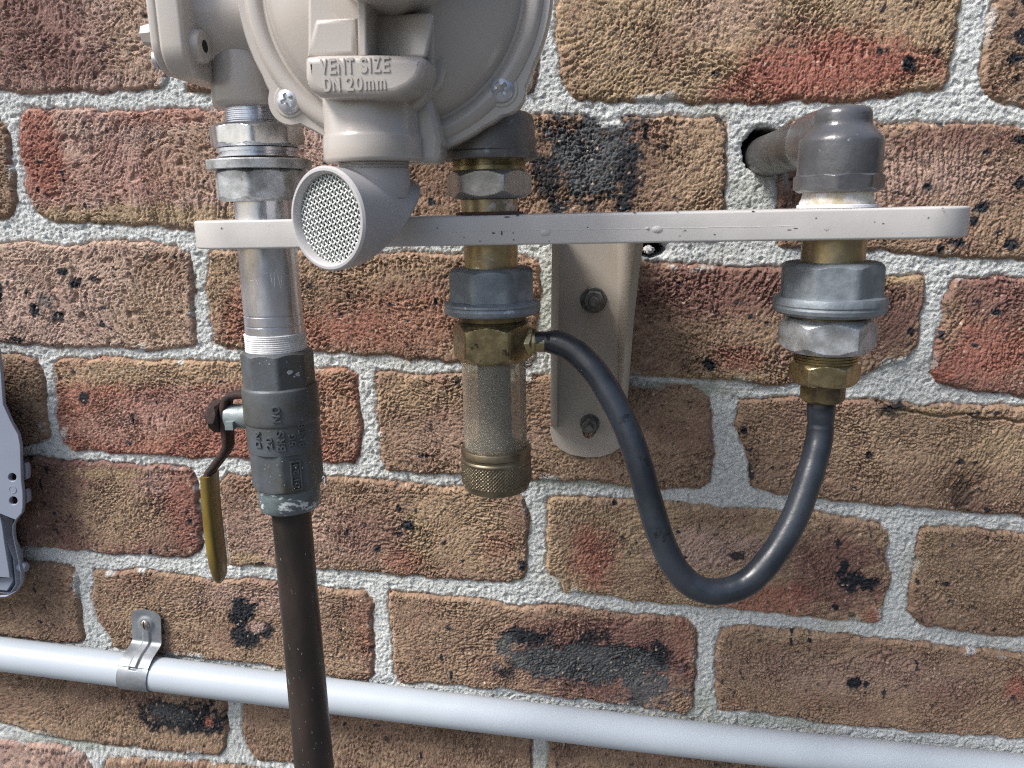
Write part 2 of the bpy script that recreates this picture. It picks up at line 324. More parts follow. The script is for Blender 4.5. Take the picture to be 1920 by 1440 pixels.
# per brick: base colour, speckle amount, blobs (colour, cx, cy, rx, ry, strength)
SP = dict(
 A1=(PNK, .45, [(MAR, 40, 60, 150, 110, .8), (MAR, 150, 120, 90, 50, .5), (TAN, 260, 80, 60, 100, .4)]), A2=(BRN, .1, []),
 A3=(TAN, .05, [(RED, 1560, 130, 190, 75, 1.), (RED, 1420, 165, 90, 40, .7), (OCH, 1150, 170, 120, 40, .5), (BLK, 1703, 122, 14, 13, 1.), (BLK, 1647, 98, 7, 8, 1.), (PNK, 1350, 20, 90, 60, .4)]),
 A4=(BRN, .4, [(BLK, 1912, 68, 16, 14, 1.), (BLK, 1900, 112, 14, 8, 1.), (BLK, 1915, 5, 9, 8, 1)]), B0=(BRN, 0, []),
 B1=(PNK, .22, [(RED, 75, 290, 60, 100, .9), (RED, 230, 330, 160, 60, .35), (OCH, 250, 408, 330, 26, .75), (TAN, 420, 300, 150, 90, .4), (RED, 300, 215, 140, 22, .5)]),
 B2=(BRN, .25, [(TAN, 1300, 310, 80, 110, .8), (DKB, 1105, 310, 150, 95, .8), (BLK, 1108, 302, 104, 84, 1.), (SLT, 1104, 300, 84, 64, .95), (BLK, 1180, 320, 30, 45, .9), (BLK, 1030, 330, 26, 50, .8), (DKB, 800, 330, 80, 70, .7), (BLK, 1170, 388, 16, 12, 1), (BLK, 1050, 388, 16, 8, 1)]),
 B3=(BRN, .3, [(PNK, 1700, 330, 200, 60, .55), (MAR, 1800, 260, 180, 30, .5), (BLK, 1737, 352, 12, 12, 1.), (BLK, 1843, 288, 12, 8, 1.), (BLK, 1835, 390, 17, 12, 1.), (BLK, 1908, 345, 12, 12, 1.), (BLK, 1912, 262, 12, 10, 1.), (BLK, 1790, 455, 14, 8, 1.), (BLK, 1760, 465, 10, 10, 1), (BLK, 1890, 460, 16, 10, 1), (BLK, 1822, 415, 8, 14, 1), (MAR, 1480, 340, 22, 110, .6)]),
 C1=(PAL, .5, [(BRN, 300, 500, 50, 34, .8), (TAN, 300, 590, 90, 70, .6), (PNK, 60, 600, 140, 60, .5), (BLK, 145, 530, 12, 10, 1), (BLK, 122, 508, 10, 9, 1), (BLK, 178, 522, 9, 7, 1), (BLK, 110, 595, 14, 9, 1), (BLK, 68, 582, 7, 13, 1), (BLK, 0, 540, 9, 22, 1), (BLK, 35, 637, 12, 7, 1), (SLT, 88, 562, 14, 10, .7)]),
 C2=(BRN, .12, [(TAN, 420, 540, 36, 110, .6), (RED, 560, 620, 170, 40, .6), (RED, 760, 600, 130, 60, .45), (TAN, 680, 500, 200, 26, .6), (RED, 450, 580, 30, 50, .5)]),
 C3=(BRN, .15, [(MAR, 1350, 540, 200, 60, .85), (MAR, 1660, 590, 90, 60, .7), (OCH, 1650, 524, 90, 10, .8), (RED, 1380, 670, 50, 26, .5), (OCH, 1300, 705, 150, 12, .5), (BLK, 1326, 684, 14, 13, 1.), (BLK, 1706, 620, 9, 9, 1.), (BLK, 1654, 583, 10, 7, 1), (TAN, 1560, 690, 90, 30, .4)]),
 C4=(MAR, .2, [(RED, 1850, 660, 110, 60, .8), (RED, 1765, 700, 22, 18, 1), (BRN, 1780, 600, 20, 70, .8), (BLK, 1865, 584, 8, 6, 1), (BLK, 1825, 646, 8, 6, 1)]),
 D0=(BRN, .02, []), D1=(RED, .08, [(TAN, 300, 695, 330, 30, .95), (PNK, 380, 760, 200, 40, .4), (PNK, 230, 800, 120, 30, .35), (BLK, 162, 745, 11, 12, 1.), (TAN, 640, 780, 50, 80, .6), (RED, 500, 820, 150, 40, .5)]),
 D2=(BRN, .02, [(TAN, 780, 740, 90, 30, .7), (TAN, 1100, 860, 180, 40, .35), (PNK, 870, 820, 150, 50, .25)]),
 D3=(BRN, .08, [(TAN, 1800, 830, 300, 60, .5), (BLK, 1672, 766, 24, 11, 1.), (OCH, 1760, 772, 100, 8, .7), (BLK, 1797, 925, 25, 24, 1.), (DKB, 1797, 905, 50, 46, .6), (BLK, 1625, 852, 7, 7, 1), (BLK, 1402, 890, 10, 26, .9), (OCH, 1880, 850, 70, 40, .35)]),
 E1=(MAR, .25, [(TAN, 215, 960, 90, 70, .75), (PNK, 300, 900, 40, 30, .4), (RED, 345, 950, 30, 80, .5), (OCH, 200, 885, 90, 10, .6), (DKB, 90, 940, 60, 60, .5)]),
 E2=(BRN, .2, [(PNK, 550, 1000, 200, 60, .45), (MAR, 700, 1000, 90, 50, .5), (TAN, 860, 980, 110, 80, .8), (OCH, 790, 1010, 25, 60, .5), (RED, 760, 1050, 40, 22, .5), (RED, 935, 1020, 34, 30, .35), (BLK, 765, 984, 12, 10, 1.), (BLK, 711, 1027, 10, 9, 1.), (BLK, 980, 1062, 9, 14, 1.), (OCH, 460, 1045, 40, 12, .6)]),
 E3=(TAN, .08, [(RED, 1112, 1040, 46, 58, .85), (PNK, 1330, 1030, 130, 40, .75), (MAR, 1560, 1070, 110, 85, .85), (RED, 1430, 1120, 100, 34, .75), (RED, 1640, 1150, 30, 18, .7), (BRN, 1600, 990, 60, 20, .8), (BLK, 1596, 1082, 34, 20, 1.), (BLK, 1625, 1090, 20, 14, 1), (BLK, 1582, 1058, 9, 14, 1), (BLK, 1380, 1040, 17, 8, .9), (BLK, 1564, 1135, 6, 6, 1), (RED, 1115, 1068, 12, 12, .9)]),
 E4=(BRN, .02, [(TAN, 1830, 1080, 200, 60, .45), (OCH, 1745, 1010, 22, 40, .4)]), F0=(BRN, .02, [(DKB, 60, 1120, 80, 40, .4)]),
 F1=(BRN, .1, [(TAN, 290, 1180, 120, 60, .4), (PNK, 480, 1120, 130, 30, .5), (BLK, 455, 1148, 30, 30, 1.), (BLK, 463, 1190, 30, 22, 1.), (BLK, 500, 1180, 14, 16, 1), (PNK, 484, 1172, 17, 10, 1.3), (TAN, 560, 1235, 130, 24, .5), (RED, 690, 1180, 25, 50, .4)]),
 F2=(BRN, .1, [(MAR, 1130, 1225, 190, 95, .9), (BLK, 1120, 1235, 165, 42, 1.), (SLT, 1100, 1240, 150, 34, .9), (BLK, 975, 1190, 40, 16, 1.), (SLT, 948, 1210, 20, 20, .9), (BLK, 1115, 1190, 36, 18, .9), (SLT, 1210, 1280, 60, 40, .9), (BLK, 1240, 1220, 16, 20, .9), (BLK, 955, 1255, 14, 18, .8), (TAN, 1000, 1145, 200, 12, .4), (RED, 1280, 1210, 26, 60, .3)]),
 F3=(BRN, .06, [(TAN, 1480, 1190, 90, 9, .9), (PNK, 1600, 1260, 240, 40, .3), (BLK, 1599, 1277, 12, 14, 1.), (RED, 1905, 1285, 26, 26, .8), (MAR, 1780, 1300, 60, 30, .4), (TAN, 1450, 1290, 80, 30, .3)]),
 G0=(BRN, .15, [(TAN, 200, 1370, 260, 24, .5), (BLK, 335, 1338, 80, 28, 1.), (BLK, 380, 1355, 40, 20, 1), (SLT, 320, 1335, 40, 16, .7), (RED, 393, 1350, 9, 10, 1.4)]),
 G1=(BRN, .08, [(BLK, 728, 1382, 8, 8, 1), (DKB, 800, 1380, 200, 40, .3)]), G2=(BRN, .05, [(TAN, 1100, 1430, 60, 20, .3)]),
 H0=(PNK, .1, []), H1=(BRN, .1, []),
)
def axis_pts(a, b, c, d, fine_, coarse):
    l = []; x = a
    while x < d:
        l.append(x); t = 0 if b <= x <= c else min((b-x if x < b else x-c)/.12, 1); x += fine_+(coarse-fine_)*t
    l.append(d); return np.array(l)
def build_wall():
    xs = axis_pts(-.78, -.43, .36, .74, WRES, WRES*5); zs = axis_pts(-.56, -.385, .185, .40, WRES, WRES*5)
    X, Z = np.meshgrid(xs, zs); nz, nx = X.shape
    wx = X+.0021*fbm(X*130, Z*130, 4, 11, .65)+.0018*gn(X*38, Z*38, 15)+.0013*gn(X*85, Z*85, 17); wz = Z+.0019*fbm(X*140, Z*140, 4, 12, .65)+.0016*gn(X*40, Z*40, 16)+.0013*gn(X*85, Z*85, 18)
    sd = np.full(X.shape, -.03); bid = np.full(X.shape, -1, int); names = list(BR)
    for k, nme in enumerate(names):
        poly = np.array([P(x, y, 0)[[0, 2]] for x, y in BR[nme]]); lo = poly.min(0)-.012; hi = poly.max(0)+.012
        i0, i1 = np.searchsorted(xs, [lo[0], hi[0]]); j0, j1 = np.searchsorted(zs, [lo[1], hi[1]])
        if i1 <= i0 or j1 <= j0: continue
        sx = wx[j0:j1, i0:i1]; sz = wz[j0:j1, i0:i1]; d = np.full(sx.shape, 9.); ins = np.zeros(sx.shape, bool)
        for a, b in zip(poly, np.roll(poly, -1, 0)):
            e = b-a; t = np.clip(((sx-a[0])*e[0]+(sz-a[1])*e[1])/(e@e), 0, 1)
            d = np.minimum(d, np.hypot(sx-a[0]-t*e[0], sz-a[1]-t*e[1]))
            if abs(e[1]) > 1e-9: ins ^= ((a[1] > sz) != (b[1] > sz)) & (sx < e[0]*(sz-a[1])/e[1]+a[0])
        s = np.where(ins, d, -d); cur = sd[j0:j1, i0:i1]; m = s > cur
        cur[m] = s[m]; bid[j0:j1, i0:i1][m] = k
    inb = ss(-.0003, .0006, sd); inc = ss(-.0014, -.0005, sd)                       # 1 on brick
    # relief ----------------------------------------------------
    ang = .5*gn(X*14, Z*14, 31)+.3
    u = (X*np.cos(ang)+Z*np.sin(ang)); v = (-X*np.sin(ang)+Z*np.cos(ang))
    wu = u+.0030*fbm(X*190, Z*190, 3, 32, .7); wv = v+.0030*fbm(X*190, Z*190, 3, 33, .7)
    n1 = gn(wu*340, wv*470, 34); n2 = gn(wu*480+7, wv*400, 35)
    smooth_patch = ss(-.1, .35, gn(X*26, Z*30, 61))    # where the dragged skin stayed flatter
    cr = np.clip(1-np.abs(n1)/.15, 0, 1)*ss(-.15, .25, gn(X*170, Z*170, 36)) + .8*np.clip(1-np.abs(n2)/.14, 0, 1)*ss(-.05, .3, gn(X*190, Z*190, 37))
    cr = np.clip(cr, 0, 1.2)
    rq = fbm(wu*330, wv*470, 3, 41, .7); rough = .0004*rq-.0040*np.clip(.02-rq, 0, .35)
    pits = .9*ss(.36, .5, gn(wu*170, wv*520, 42))+.9*ss(.40, .54, gn((wu+wv)*420, (wv-wu)*160, 46))+ss(.5, .62, gn(X*110, Z*110, 43))
    pk = np.zeros(len(names)); rs = np.random.RandomState(9)
    for k, nme in enumerate(names): pk[k] = {'B1': 1., 'A1': .9, 'C1': 1., 'E3': .55, 'H0': .8, 'B3': .4}.get(nme, .12 if nme[0] != 'Y' else rs.rand()*.6)
    flat = pk[np.clip(bid, 0, None)].astype(np.float32); loc = ss(-.3, .5, gn(X*35, Z*45, 63))
    pits = pits*(.12+flat*1.0); rough = rough*(1-.55*flat)*(.65+.7*loc); cr = cr*(1-.6*flat)*(.6+.6*loc)
    pits = pits+.8*ss(.3, .6, gn(X*620, Z*620, 64))*(.3+loc*.4)
    hb = .0030+.0008*gn(X*24, Z*30, 44)+rough*(1.25-.45*smooth_patch)-.0016*cr*(1-.45*smooth_patch)-.0013*pits
    edge = np.clip((sd+.0009*gn(X*210, Z*210, 45)+.0009*gn(X*430, Z*430, 47))/.0030, 0, 1); hb = hb-.0030*(1-np.sqrt(np.clip(1-(1-edge)**2, 0, 1)))
    gr = fbm(X*560, Z*560, 2, 51, .8)
    hm = .0003+.0005*gn(X*45, Z*45, 52)+.0004*gn(X*120, Z*120, 55)+.00085*gr+.0006*np.clip(gn(X*330, Z*330, 53), -.4, 1)-.0013*ss(.5, .65, gn(X*160, Z*160, 54))
    hm = hm-.0012*ss(-.0026, -.0004, sd)
    # smears of mortar lapping over some brick edges
    lap = ss(.15, .45, gn(X*55, Z*55, 71)+.25*gn(X*210, Z*210, 73))*ss(.0055, .0015, sd+.0015*gn(X*160, Z*160, 74))*ss(.35, .7, gn(X*17+3, Z*17, 72)+.3)
    H = hm*(1-inb)+hb*inb
    # colours ---------------------------------------------------
    C = np.zeros(X.shape+(3,)); big = fbm(X*18, Z*22, 3, 81); med = fbm(X*90, Z*110, 4, 82, .6); finen = fbm(X*420, Z*420, 2, 83); n3 = fbm(X*70, Z*70, 4, 84, .6); n4 = fbm(X*190, Z*190, 4, 91, .65)
    rng = np.random.RandomState(3); blackm = np.zeros(X.shape)
    for k, nme in enumerate(names):
        m = bid == k
        if not m.any(): continue
        if nme in SP: base, spk, blobs = SP[nme]
        else:
            base = [BRN, TAN, PNK, MAR, RED, BRN][rng.randint(6)]; spk = rng.uniform(0, .4); blobs = []
            q = np.array(BR[nme]).mean(0)
            for _ in range(3): blobs.append(([RED, TAN, MAR, OCH][rng.randint(4)], q[0]+rng.uniform(-250, 250), q[1]+rng.uniform(-60, 60), rng.uniform(60, 160), rng.uniform(30, 80), .6))
        x = X[m]; z = Z[m]; c = np.tile(np.array(base, float), (x.size, 1))
        bm_, mm, nn = big[m], med[m], n3[m]
        t = np.clip(.5+bm_*.9+mm*.4, 0, 1)[:, None]
        c = c*(1-.3*t)+.3*t*np.array(TAN if base is not TAN else OCH)
        t = ss(.1, .5, gn(x*33, z*36, 200+k)+.5*mm)[:, None]*.35; c = c*(1-t)+t*np.array(MAR if base is not MAR else BRN)
        for (bc, cx, cy, rx, ry, st) in blobs:
            p = P(cx, cy, 0); a = np.linalg.norm(P(cx+rx, cy, 0)-p); b2 = np.linalg.norm(P(cx, cy+ry, 0)-p)
            q = np.hypot((x-p[0])/a, (z-p[2])/b2)
            hard = bc is BLK or bc is SLT; nz_ = (n4[m]*.7+nn*.8 if hard else nn*.6+mm*.35)
            q = q+nz_*(1.15 if hard else .8)
            f = (ss(1.15, .75, q) if hard else ss(1.35, .45, q))*min(st, 1)
            if hard and a > .008: f = f*(ss(.95, .35, n4[m]*.9+nn*.4+.1) if bc is BLK else 1.0)
            c = c*(1-f[:, None])+f[:, None]*np.array(bc)
            if hard: blackm[m] = np.maximum(blackm[m], f)
        if spk:
            f = ss(.62-.25*spk, .70-.25*spk, gn(x*150+k, z*150, 300)+.25*n4[m])*ss(-.2, .3, gn(x*25, z*25, 301+k)); c = c*(1-f[:, None])+f[:, None]*np.array(BLK)*1.6
        C[m] = c
    C *= (1+.30*med+.22*finen)[..., None]
    # pale grit and iron flecks
    f = ss(.63, .72, gn(X*340, Z*340, 85)); C = C*(1-f[..., None])+f[..., None]*np.array((.55, .42, .32))
    f = ss(.60, .66, gn(X*260+9, Z*260, 86))*.75; C = C*(1-f[..., None])+f[..., None]*np.array((.06, .045, .045))
    mc = np.array((.60, .62, .60))*(1+.14*gr+.10*big)[..., None]
    f = ss(.5, .62, gn(X*300, Z*300, 87))*.5; mc = mc*(1-f[..., None])+f[..., None]*np.array((.2, .19, .17))
    f = ss(.25, .75, gn(X*20, Z*20, 88))*.45; mc = mc*(1-f[..., None])+f[..., None]*np.array((.42, .41, .33))
    # lichen-green damp mortar near the pipe hole, low joints and beside the bracket
    for (cx, cy, rx, ry, s_) in ((1410, 370, 60, 50, .3), (1320, 1310, 40, 30, .4), (1020, 560, 30, 90, .4), (1260, 730, 120, 14, .6), (1120, 905, 160, 14, .6), (150, 1385, 120, 22, .5), (400, 170, 40, 14, .6), (1450, 1350, 120, 12, .5), (500, 440, 90, 12, .4)):
        p = P(cx, cy, 0); a = np.linalg.norm(P(cx+rx, cy, 0)-p); b2 = np.linalg.norm(P(cx, cy+ry, 0)-p)
        f = ss(1.3, .3, np.hypot((X-p[0])/a, (Z-p[2])/b2)+.6*n3)*s_; mc = mc*(1-f[..., None])+f[..., None]*np.array((.22, .25, .17))
    f = np.clip((1-inc)+lap*.85, 0, 1)[..., None]; H = H+lap*.0004
    C = C*(1-f)+mc*f
    # burnt patches are glassier and coarser
    H = H+blackm*inb*.0004*fbm(X*500, Z*500, 3, 95)
    # pipe hole and plug hole
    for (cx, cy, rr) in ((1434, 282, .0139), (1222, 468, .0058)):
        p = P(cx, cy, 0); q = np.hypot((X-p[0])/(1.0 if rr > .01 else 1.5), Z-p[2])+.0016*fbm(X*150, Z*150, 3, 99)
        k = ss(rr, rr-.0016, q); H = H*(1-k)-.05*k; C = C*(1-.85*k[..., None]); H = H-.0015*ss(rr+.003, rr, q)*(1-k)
    # long crack in the brick right of the brass fitting
    cp = [P(x, y, 0)[[0, 2]] for x, y in ((1650, 757), (1690, 768), (1730, 770), (1765, 778), (1800, 776), (1850, 784), (1920, 788))]
    dmin = np.full(X.shape, 9.)
    for a, b in zip(cp[:-1], cp[1:]):
        e = b-a; t = np.clip(((wx-a[0])*e[0]+(wz-a[1])*e[1])/(e@e), 0, 1); dmin = np.minimum(dmin, np.hypot(wx-a[0]-t*e[0], wz-a[1]-t*e[1]))
    H = H-.003*ss(.0013, .0004, dmin+.0006*gn(X*120, Z*120, 98))
    me = bpy.data.meshes.new('brick_wall'); nv = nx*nz
    V = np.empty((nv, 3), np.float32); V[:, 0] = X.ravel(); V[:, 1] = -H.ravel(); V[:, 2] = Z.ravel()
    idx = np.arange(nv, dtype=np.int32).reshape(nz, nx); q = np.stack([idx[:-1, :-1], idx[:-1, 1:], idx[1:, 1:], idx[1:, :-1]], -1).reshape(-1, 4)
    # the wall has a thickness: a skirt and a back behind the relief
    ring = np.concatenate([idx[0, :], idx[1:, -1], idx[-1, -2::-1], idx[-2:0:-1, 0]]); bv = V[ring].copy(); bv[:, 1] = .11; rb = np.arange(nv, nv+len(ring), dtype=np.int32)
    sk = np.stack([np.roll(ring, -1), ring, rb, np.roll(rb, -1)], -1)
    V = np.concatenate([V, bv]); Q = np.concatenate([q, sk]).astype(np.int32); nf = len(Q)
    me.vertices.add(len(V)); me.vertices.foreach_set('co', V.ravel())
    me.loops.add(nf*4+len(ring)); me.loops.foreach_set('vertex_index', np.concatenate([Q.ravel(), rb[::-1]]).astype(np.int32))
    me.polygons.add(nf+1); me.polygons.foreach_set('loop_start', np.concatenate([np.arange(nf)*4, [nf*4]]).astype(np.int32))
    sm = np.ones(nf+1, bool); sm[len(q):] = False; me.polygons.foreach_set('use_smooth', sm)
    me.update(calc_edges=True)
    ca = me.attributes.new('pigment', 'FLOAT_COLOR', 'POINT'); A = np.ones((len(V), 4), np.float32); A[:nv, :3] = np.clip(C, .004, .9).reshape(-1, 3); A[nv:, :3] = BRN; A[:nv, 3] = np.clip(inb+blackm*.6, 0, 2).ravel()*.5
    ca.data.foreach_set('color', A.ravel())
    m = bpy.data.materials.new('fired_brick_and_mortar'); m.use_nodes = True; t = m.node_tree; N = t.nodes; Lk = t.links; b = N['Principled BSDF']
    at = N.new('ShaderNodeAttribute'); at.attribute_name = 'pigment'
    tc = N.new('ShaderNodeTexCoord'); n = N.new('ShaderNodeTexNoise'); n.inputs['Scale'].default_value = 1100; n.inputs['Detail'].default_value = 4; n.inputs['Roughness'].default_value = .65; Lk.new(tc.outputs['Object'], n.inputs['Vector'])
    r = N.new('ShaderNodeMapRange'); Lk.new(n.outputs['Fac'], r.inputs[0]); r.inputs[1].default_value = .3; r.inputs[2].default_value = .7; r.inputs[3].default_value = .72; r.inputs[4].default_value = 1.28
    mx = N.new('ShaderNodeVectorMath'); mx.operation = 'SCALE'; Lk.new(at.outputs['Color'], mx.inputs[0]); Lk.new(r.outputs[0], mx.inputs['Scale']); Lk.new(mx.outputs[0], b.inputs['Base Color'])
    bu = N.new('ShaderNodeBump'); bu.inputs['Distance'].default_value = .0009; bu.inputs['Strength'].default_value = .9; Lk.new(n.outputs['Fac'], bu.inputs['Height']); Lk.new(bu.outputs[0], b.inputs['Normal'])
    r2 = N.new('ShaderNodeMapRange'); Lk.new(at.outputs['Alpha'], r2.inputs[0]); r2.inputs[1].default_value = .5; r2.inputs[2].default_value = 1.; r2.inputs[3].default_value = .9; r2.inputs[4].default_value = .42
    Lk.new(r2.outputs[0], b.inputs['Roughness']); b.inputs['Specular IOR Level'].default_value = .35
    me.materials.append(m); o = bpy.data.objects.new('brick_wall', me); COL.objects.link(o)
    tag(o, 'rough red and tan brick wall with pale sandy mortar behind all the gas fittings', 'wall', kind='structure')
WRES = .00066
build_wall()
# ------------------------------------------------------------------ materials
BEIGE = mat('beige_enamel', (.46, .425, .39), (.42, .39, .355), scale=25, rough=.25, bump=.00004, bscale=900, rvar=.05, coat=.35)
BEIGE2 = mat('beige_bracket_paint', (.56, .545, .525), (.50, .485, .465), scale=30, rough=.42, bump=.00008, bscale=260, spot=((.05, .05, .06), .665, 170), rvar=.08)
BPLATE = mat('beige_paint_shaded', (.38, .34, .29), (.33, .295, .25), scale=30, rough=.45, bump=.00006, bscale=200, spot=((.09, .07, .05), .76, 160), rvar=.08)  # bracket beige darkened: the channel's inner shade is put into the colour
HOOD = mat('lilac_grey_plastic', (.46, .45, .45), (.42, .41, .41), scale=40, rough=.42, rvar=.06)
ZINC = mat('bright_galvanised_steel', (.78, .79, .80), (.52, .53, .55), scale=110, rough=.28, metal=.9, bump=.00012, bscale=240, spot=((.55, .47, .33), .66, 60, .7), stretch=(1, 1, .5))
ZINC2 = mat('scuffed_steel_tube', (.80, .83, .92), (.62, .64, .70), scale=70, rough=.25, metal=.85, bump=.00005, bscale=500, spot=((.72, .70, .55), .68, 26, .8), stretch=(1, 1, .35))
DULL = mat('dull_zinc_casting', (.27, .305, .335), (.17, .195, .215), scale=90, rough=.5, metal=.45, bump=.00022, bscale=330, spot=((.42, .45, .47), .64, 120))
DULLB = mat('mottled_zinc', (.55, .58, .61), (.30, .31, .31), scale=120, rough=.42, metal=.6, bump=.0002, bscale=260, spot=((.2, .17, .12), .63, 170))
PAINTG = mat('grey_painted_brass', (.092, .107, .122), (.066, .064, .052), scale=38, rough=.42, bump=.00014, bscale=600, spot=((.36, .38, .40), .685, 150), rvar=.1)
PAINTD = mat('dark_pipe_paint', (.06, .056, .054), (.04, .037, .036), scale=40, rough=.38, bump=.00012, bscale=500, spot=((.42, .42, .42), .74, 330))
ELB = mat('slate_enamel', (.085, .088, .096), (.062, .064, .07), scale=60, rough=.24, bump=.0004, bscale=200, spot=((.30, .31, .34), .68, 150), rvar=.1, coat=.3)
BRASS = mat('tarnished_brass', (.40, .335, .19), (.25, .205, .12), scale=110, rough=.3, metal=.95, bump=.00014, bscale=380, spot=((.09, .075, .05), .62, 150), rvar=.12)
BRASSD = mat('dark_brass', (.22, .17, .09), (.09, .075, .05), scale=120, rough=.42, metal=.85, bump=.0001, bscale=500)
GOLD = mat('yellowed_nipple', (.5, .40, .22), (.36, .31, .22), scale=90, rough=.36, metal=.85, bump=.0001, bscale=300, spot=((.60, .58, .55), .58, 60))
COPPER = mat('weathered_copper', (.052, .037, .031), (.024, .020, .018), scale=50, rough=.40, metal=.2, bump=.00008, bscale=700, spot=((.13, .21, .20), .66, 150, 0), stretch=(1, 1, .4))
RUST = mat('rusty_steel', (.052, .026, .02), (.028, .02, .02), scale=160, rough=.75, metal=.2, bump=.0006, bscale=420, spot=((.12, .05, .025), .63, 260))
YEL = mat('yellow_brown_sleeve', (.24, .17, .028), (.11, .07, .018), scale=90, rough=.33, spot=((.12, .045, .012), .60, 70), stretch=(1, 1, .22), coat=.3, bump=.00005)
RUBBER = mat('black_rubber', (.012, .016, .023), (.026, .032, .042), scale=34, rough=.33, bump=.00014, bscale=300, spot=((.008, .01, .013), .62, 60), rvar=.12)
TAPE = mat('white_thread_tape', (.72, .73, .75), (.6, .6, .6), scale=200, rough=.55, bump=.0002, bscale=500)
WHITE = mat('white_conduit_plastic', (.455, .51, .56), (.43, .485, .535), scale=14, rough=.42, bump=.00003, bscale=150, spot=((.12, .13, .14), .705, 300), rvar=.05)
SCREW = mat('zinc_screw', (.62, .64, .68), (.5, .52, .56), scale=200, rough=.33, metal=.55)
ALU = mat('stamped_zinc_strap', (.33, .355, .38), (.23, .25, .27), scale=60, rough=.46, metal=.55, bump=.00006, bscale=900)
CAB = mat('blue_grey_plastic', (.25, .285, .36), (.235, .27, .34), scale=30, rough=.42, rvar=.05)
CABD = mat('inner_grey_plastic', (.13, .155, .19), (.11, .13, .16), scale=40, rough=.5)
BOLTM = mat('weathered_bolt', (.17, .17, .165), (.09, .09, .085), scale=220, rough=.5, metal=.6, bump=.0002, bscale=600)
DARK = mat('hollow_shade', (.012, .012, .013), rough=.8)  # near-black colour standing for the shade in hollows
WIRE = mat('woven_steel_wire', (.74, .77, .75), (.66, .69, .67), scale=100, rough=.4, metal=.45)
CLEARR = mat('milky_plastic', (.80, .76, .66), (.62, .58, .50), scale=40, rough=.07, bump=.00005, bscale=160, spot=((.2, .18, .14), .68, 110), rvar=.03)
CLEARR.node_tree.nodes['Principled BSDF'].inputs['Transmission Weight'].default_value = .86
CLEARR.node_tree.nodes['Principled BSDF'].inputs['IOR'].default_value = 1.3
CRUMB = mat('pale_crumb', (.62, .60, .60), (.4, .38, .36), scale=300, rough=.7, bump=.0006, bscale=500)
SEAL = mat('yellowed_sealant', (.42, .36, .24), (.6, .6, .6), scale=160, rough=.6, bump=.0006, bscale=300)

D0 = .146
AL = Axis(502, 470, D0); AM = Axis(917, 340, D0); AR = Axis(1557, 540, D0)
def phiv(ax): return math.atan2(-ax.x, DW-ax.d)
def rot(ax, deg): return phiv(ax)+math.radians(deg)-math.pi/2
def on(ax, y, dy=0): return (ax.x, -ax.d+dy, ax.z(y))

# ------------------------------------------------------------------ long shelf bar + wall channel
xl, xr = P(378, 440, D0)[0], P(1806, 415, D0)[0]; HW = .025
zt, zb = P(1000, 402.5, D0+HW)[2], P(1000, 459, D0+HW)[2]
B = thing('mounting_bracket', (P(1110, 460, 0)[0], 0, zb), 'beige steel bracket, long horizontal bar on a channel bolted to the bricks', 'bracket')
oul = [(xl+HW-HW*math.sin(a), D0-HW*math.cos(a)) for a in np.linspace(0, math.pi, 28)]+[(xr-HW+HW*math.sin(a), D0+HW*math.cos(a)) for a in np.linspace(0, math.pi, 28)]
bar = plate([[(x, y) for x, y in oul]], 0, .001, .0001); bpy.data.meshes.remove(bar)
def slab(outl, z0, z1, bev):
    me = plate([outl], -z0, -z1, bev, 4); me.transform(Matrix(((1, 0, 0, 0), (0, 0, -1, 0), (0, -1, 0, 0), (0, 0, 0, 1)))); return me
bm_ = MB()
slabm = slab(oul, zb, zt, .0011)
# paint blobs on the front edge
for (px, py, a, b) in ((1022, 436, .0024, .0015), (1232, 430, .0024, .0015), (1214, 428, .0008, .0006)):
    c = P(px, py, D0+HW); q = rev([(-.0004, 1), (.0002, .95), (.00055, .6), (.0007, .1)], 20)
    bm_.add(q, Matrix.Translation(Vector(c))@Matrix(((a, 0, 0, 0), (0, 0, -1, 0), (0, b, 0, 0), (0, 0, 0, 1))))
bar = link('shelf_bar', join(slabm, mesh(bm_.v, bm_.f)), BEIGE2, B)
# back plate with slot
bp = [(1036, 432), (1034, 600), (1032, 812), (1037, 830), (1050, 843), (1070, 853), (1098, 858), (1125, 857), (1148, 850), (1163, 840), (1169, 824), (1172, 700), (1174, 432)]
slot = [(1092+3, 790), (1104, 782), (1116, 790), (1117, 812), (1105, 822), (1093, 813)]
hole = pxz(roundpoly(slot, 4), .004)
link('back_plate', plate([pxz(bp, .004), hole], -.0008, -.0042, .0005), BPLATE, B)
def flange(front, wall, name):
    """front: [(px,py,depth)], wall: [(px,py)]"""
    F_ = [P(x, y, d) for x, y, d in front]; W_ = [P(x, y, .003) for x, y in wall]; th = .0042; V = []; Fc = []
    s = 1 if name == 'l' else -1
    for a, b in zip(W_, F_):
        dr = Vector(b)-Vector(a); dr.normalize(); nn = Vector((-dr.y, dr.x, 0)).normalized()*th
        if nn.x*s < 0: nn = -nn
        e = Vector(b)
        V += [tuple(a), tuple(e-dr*.0012), tuple(e+nn*.25), tuple(e+nn*.75), tuple(e-dr*.0012+nn), tuple(Vector(a)+nn)]
    k = 6; m = len(F_)
    for j in range(m-1):
        for i in range(k): Fc.append([j*k+i, j*k+(i+1) % k, (j+1)*k+(i+1) % k, (j+1)*k+i])
    Fc += [list(range(k)), [(m-1)*k+i for i in range(k)]]
    return mesh(V, Fc)
dl = [(1032, 800, .010), (1032, 780, .020), (1032, 700, .040), (1033, 600, .064), (1034, 520, .086), (1035, 455, .108), (1036, 430, .118)]
link('side_flange', flange(dl, [(1036, y) for _, y, _ in dl], 'l'), BPLATE, B, ang=50)
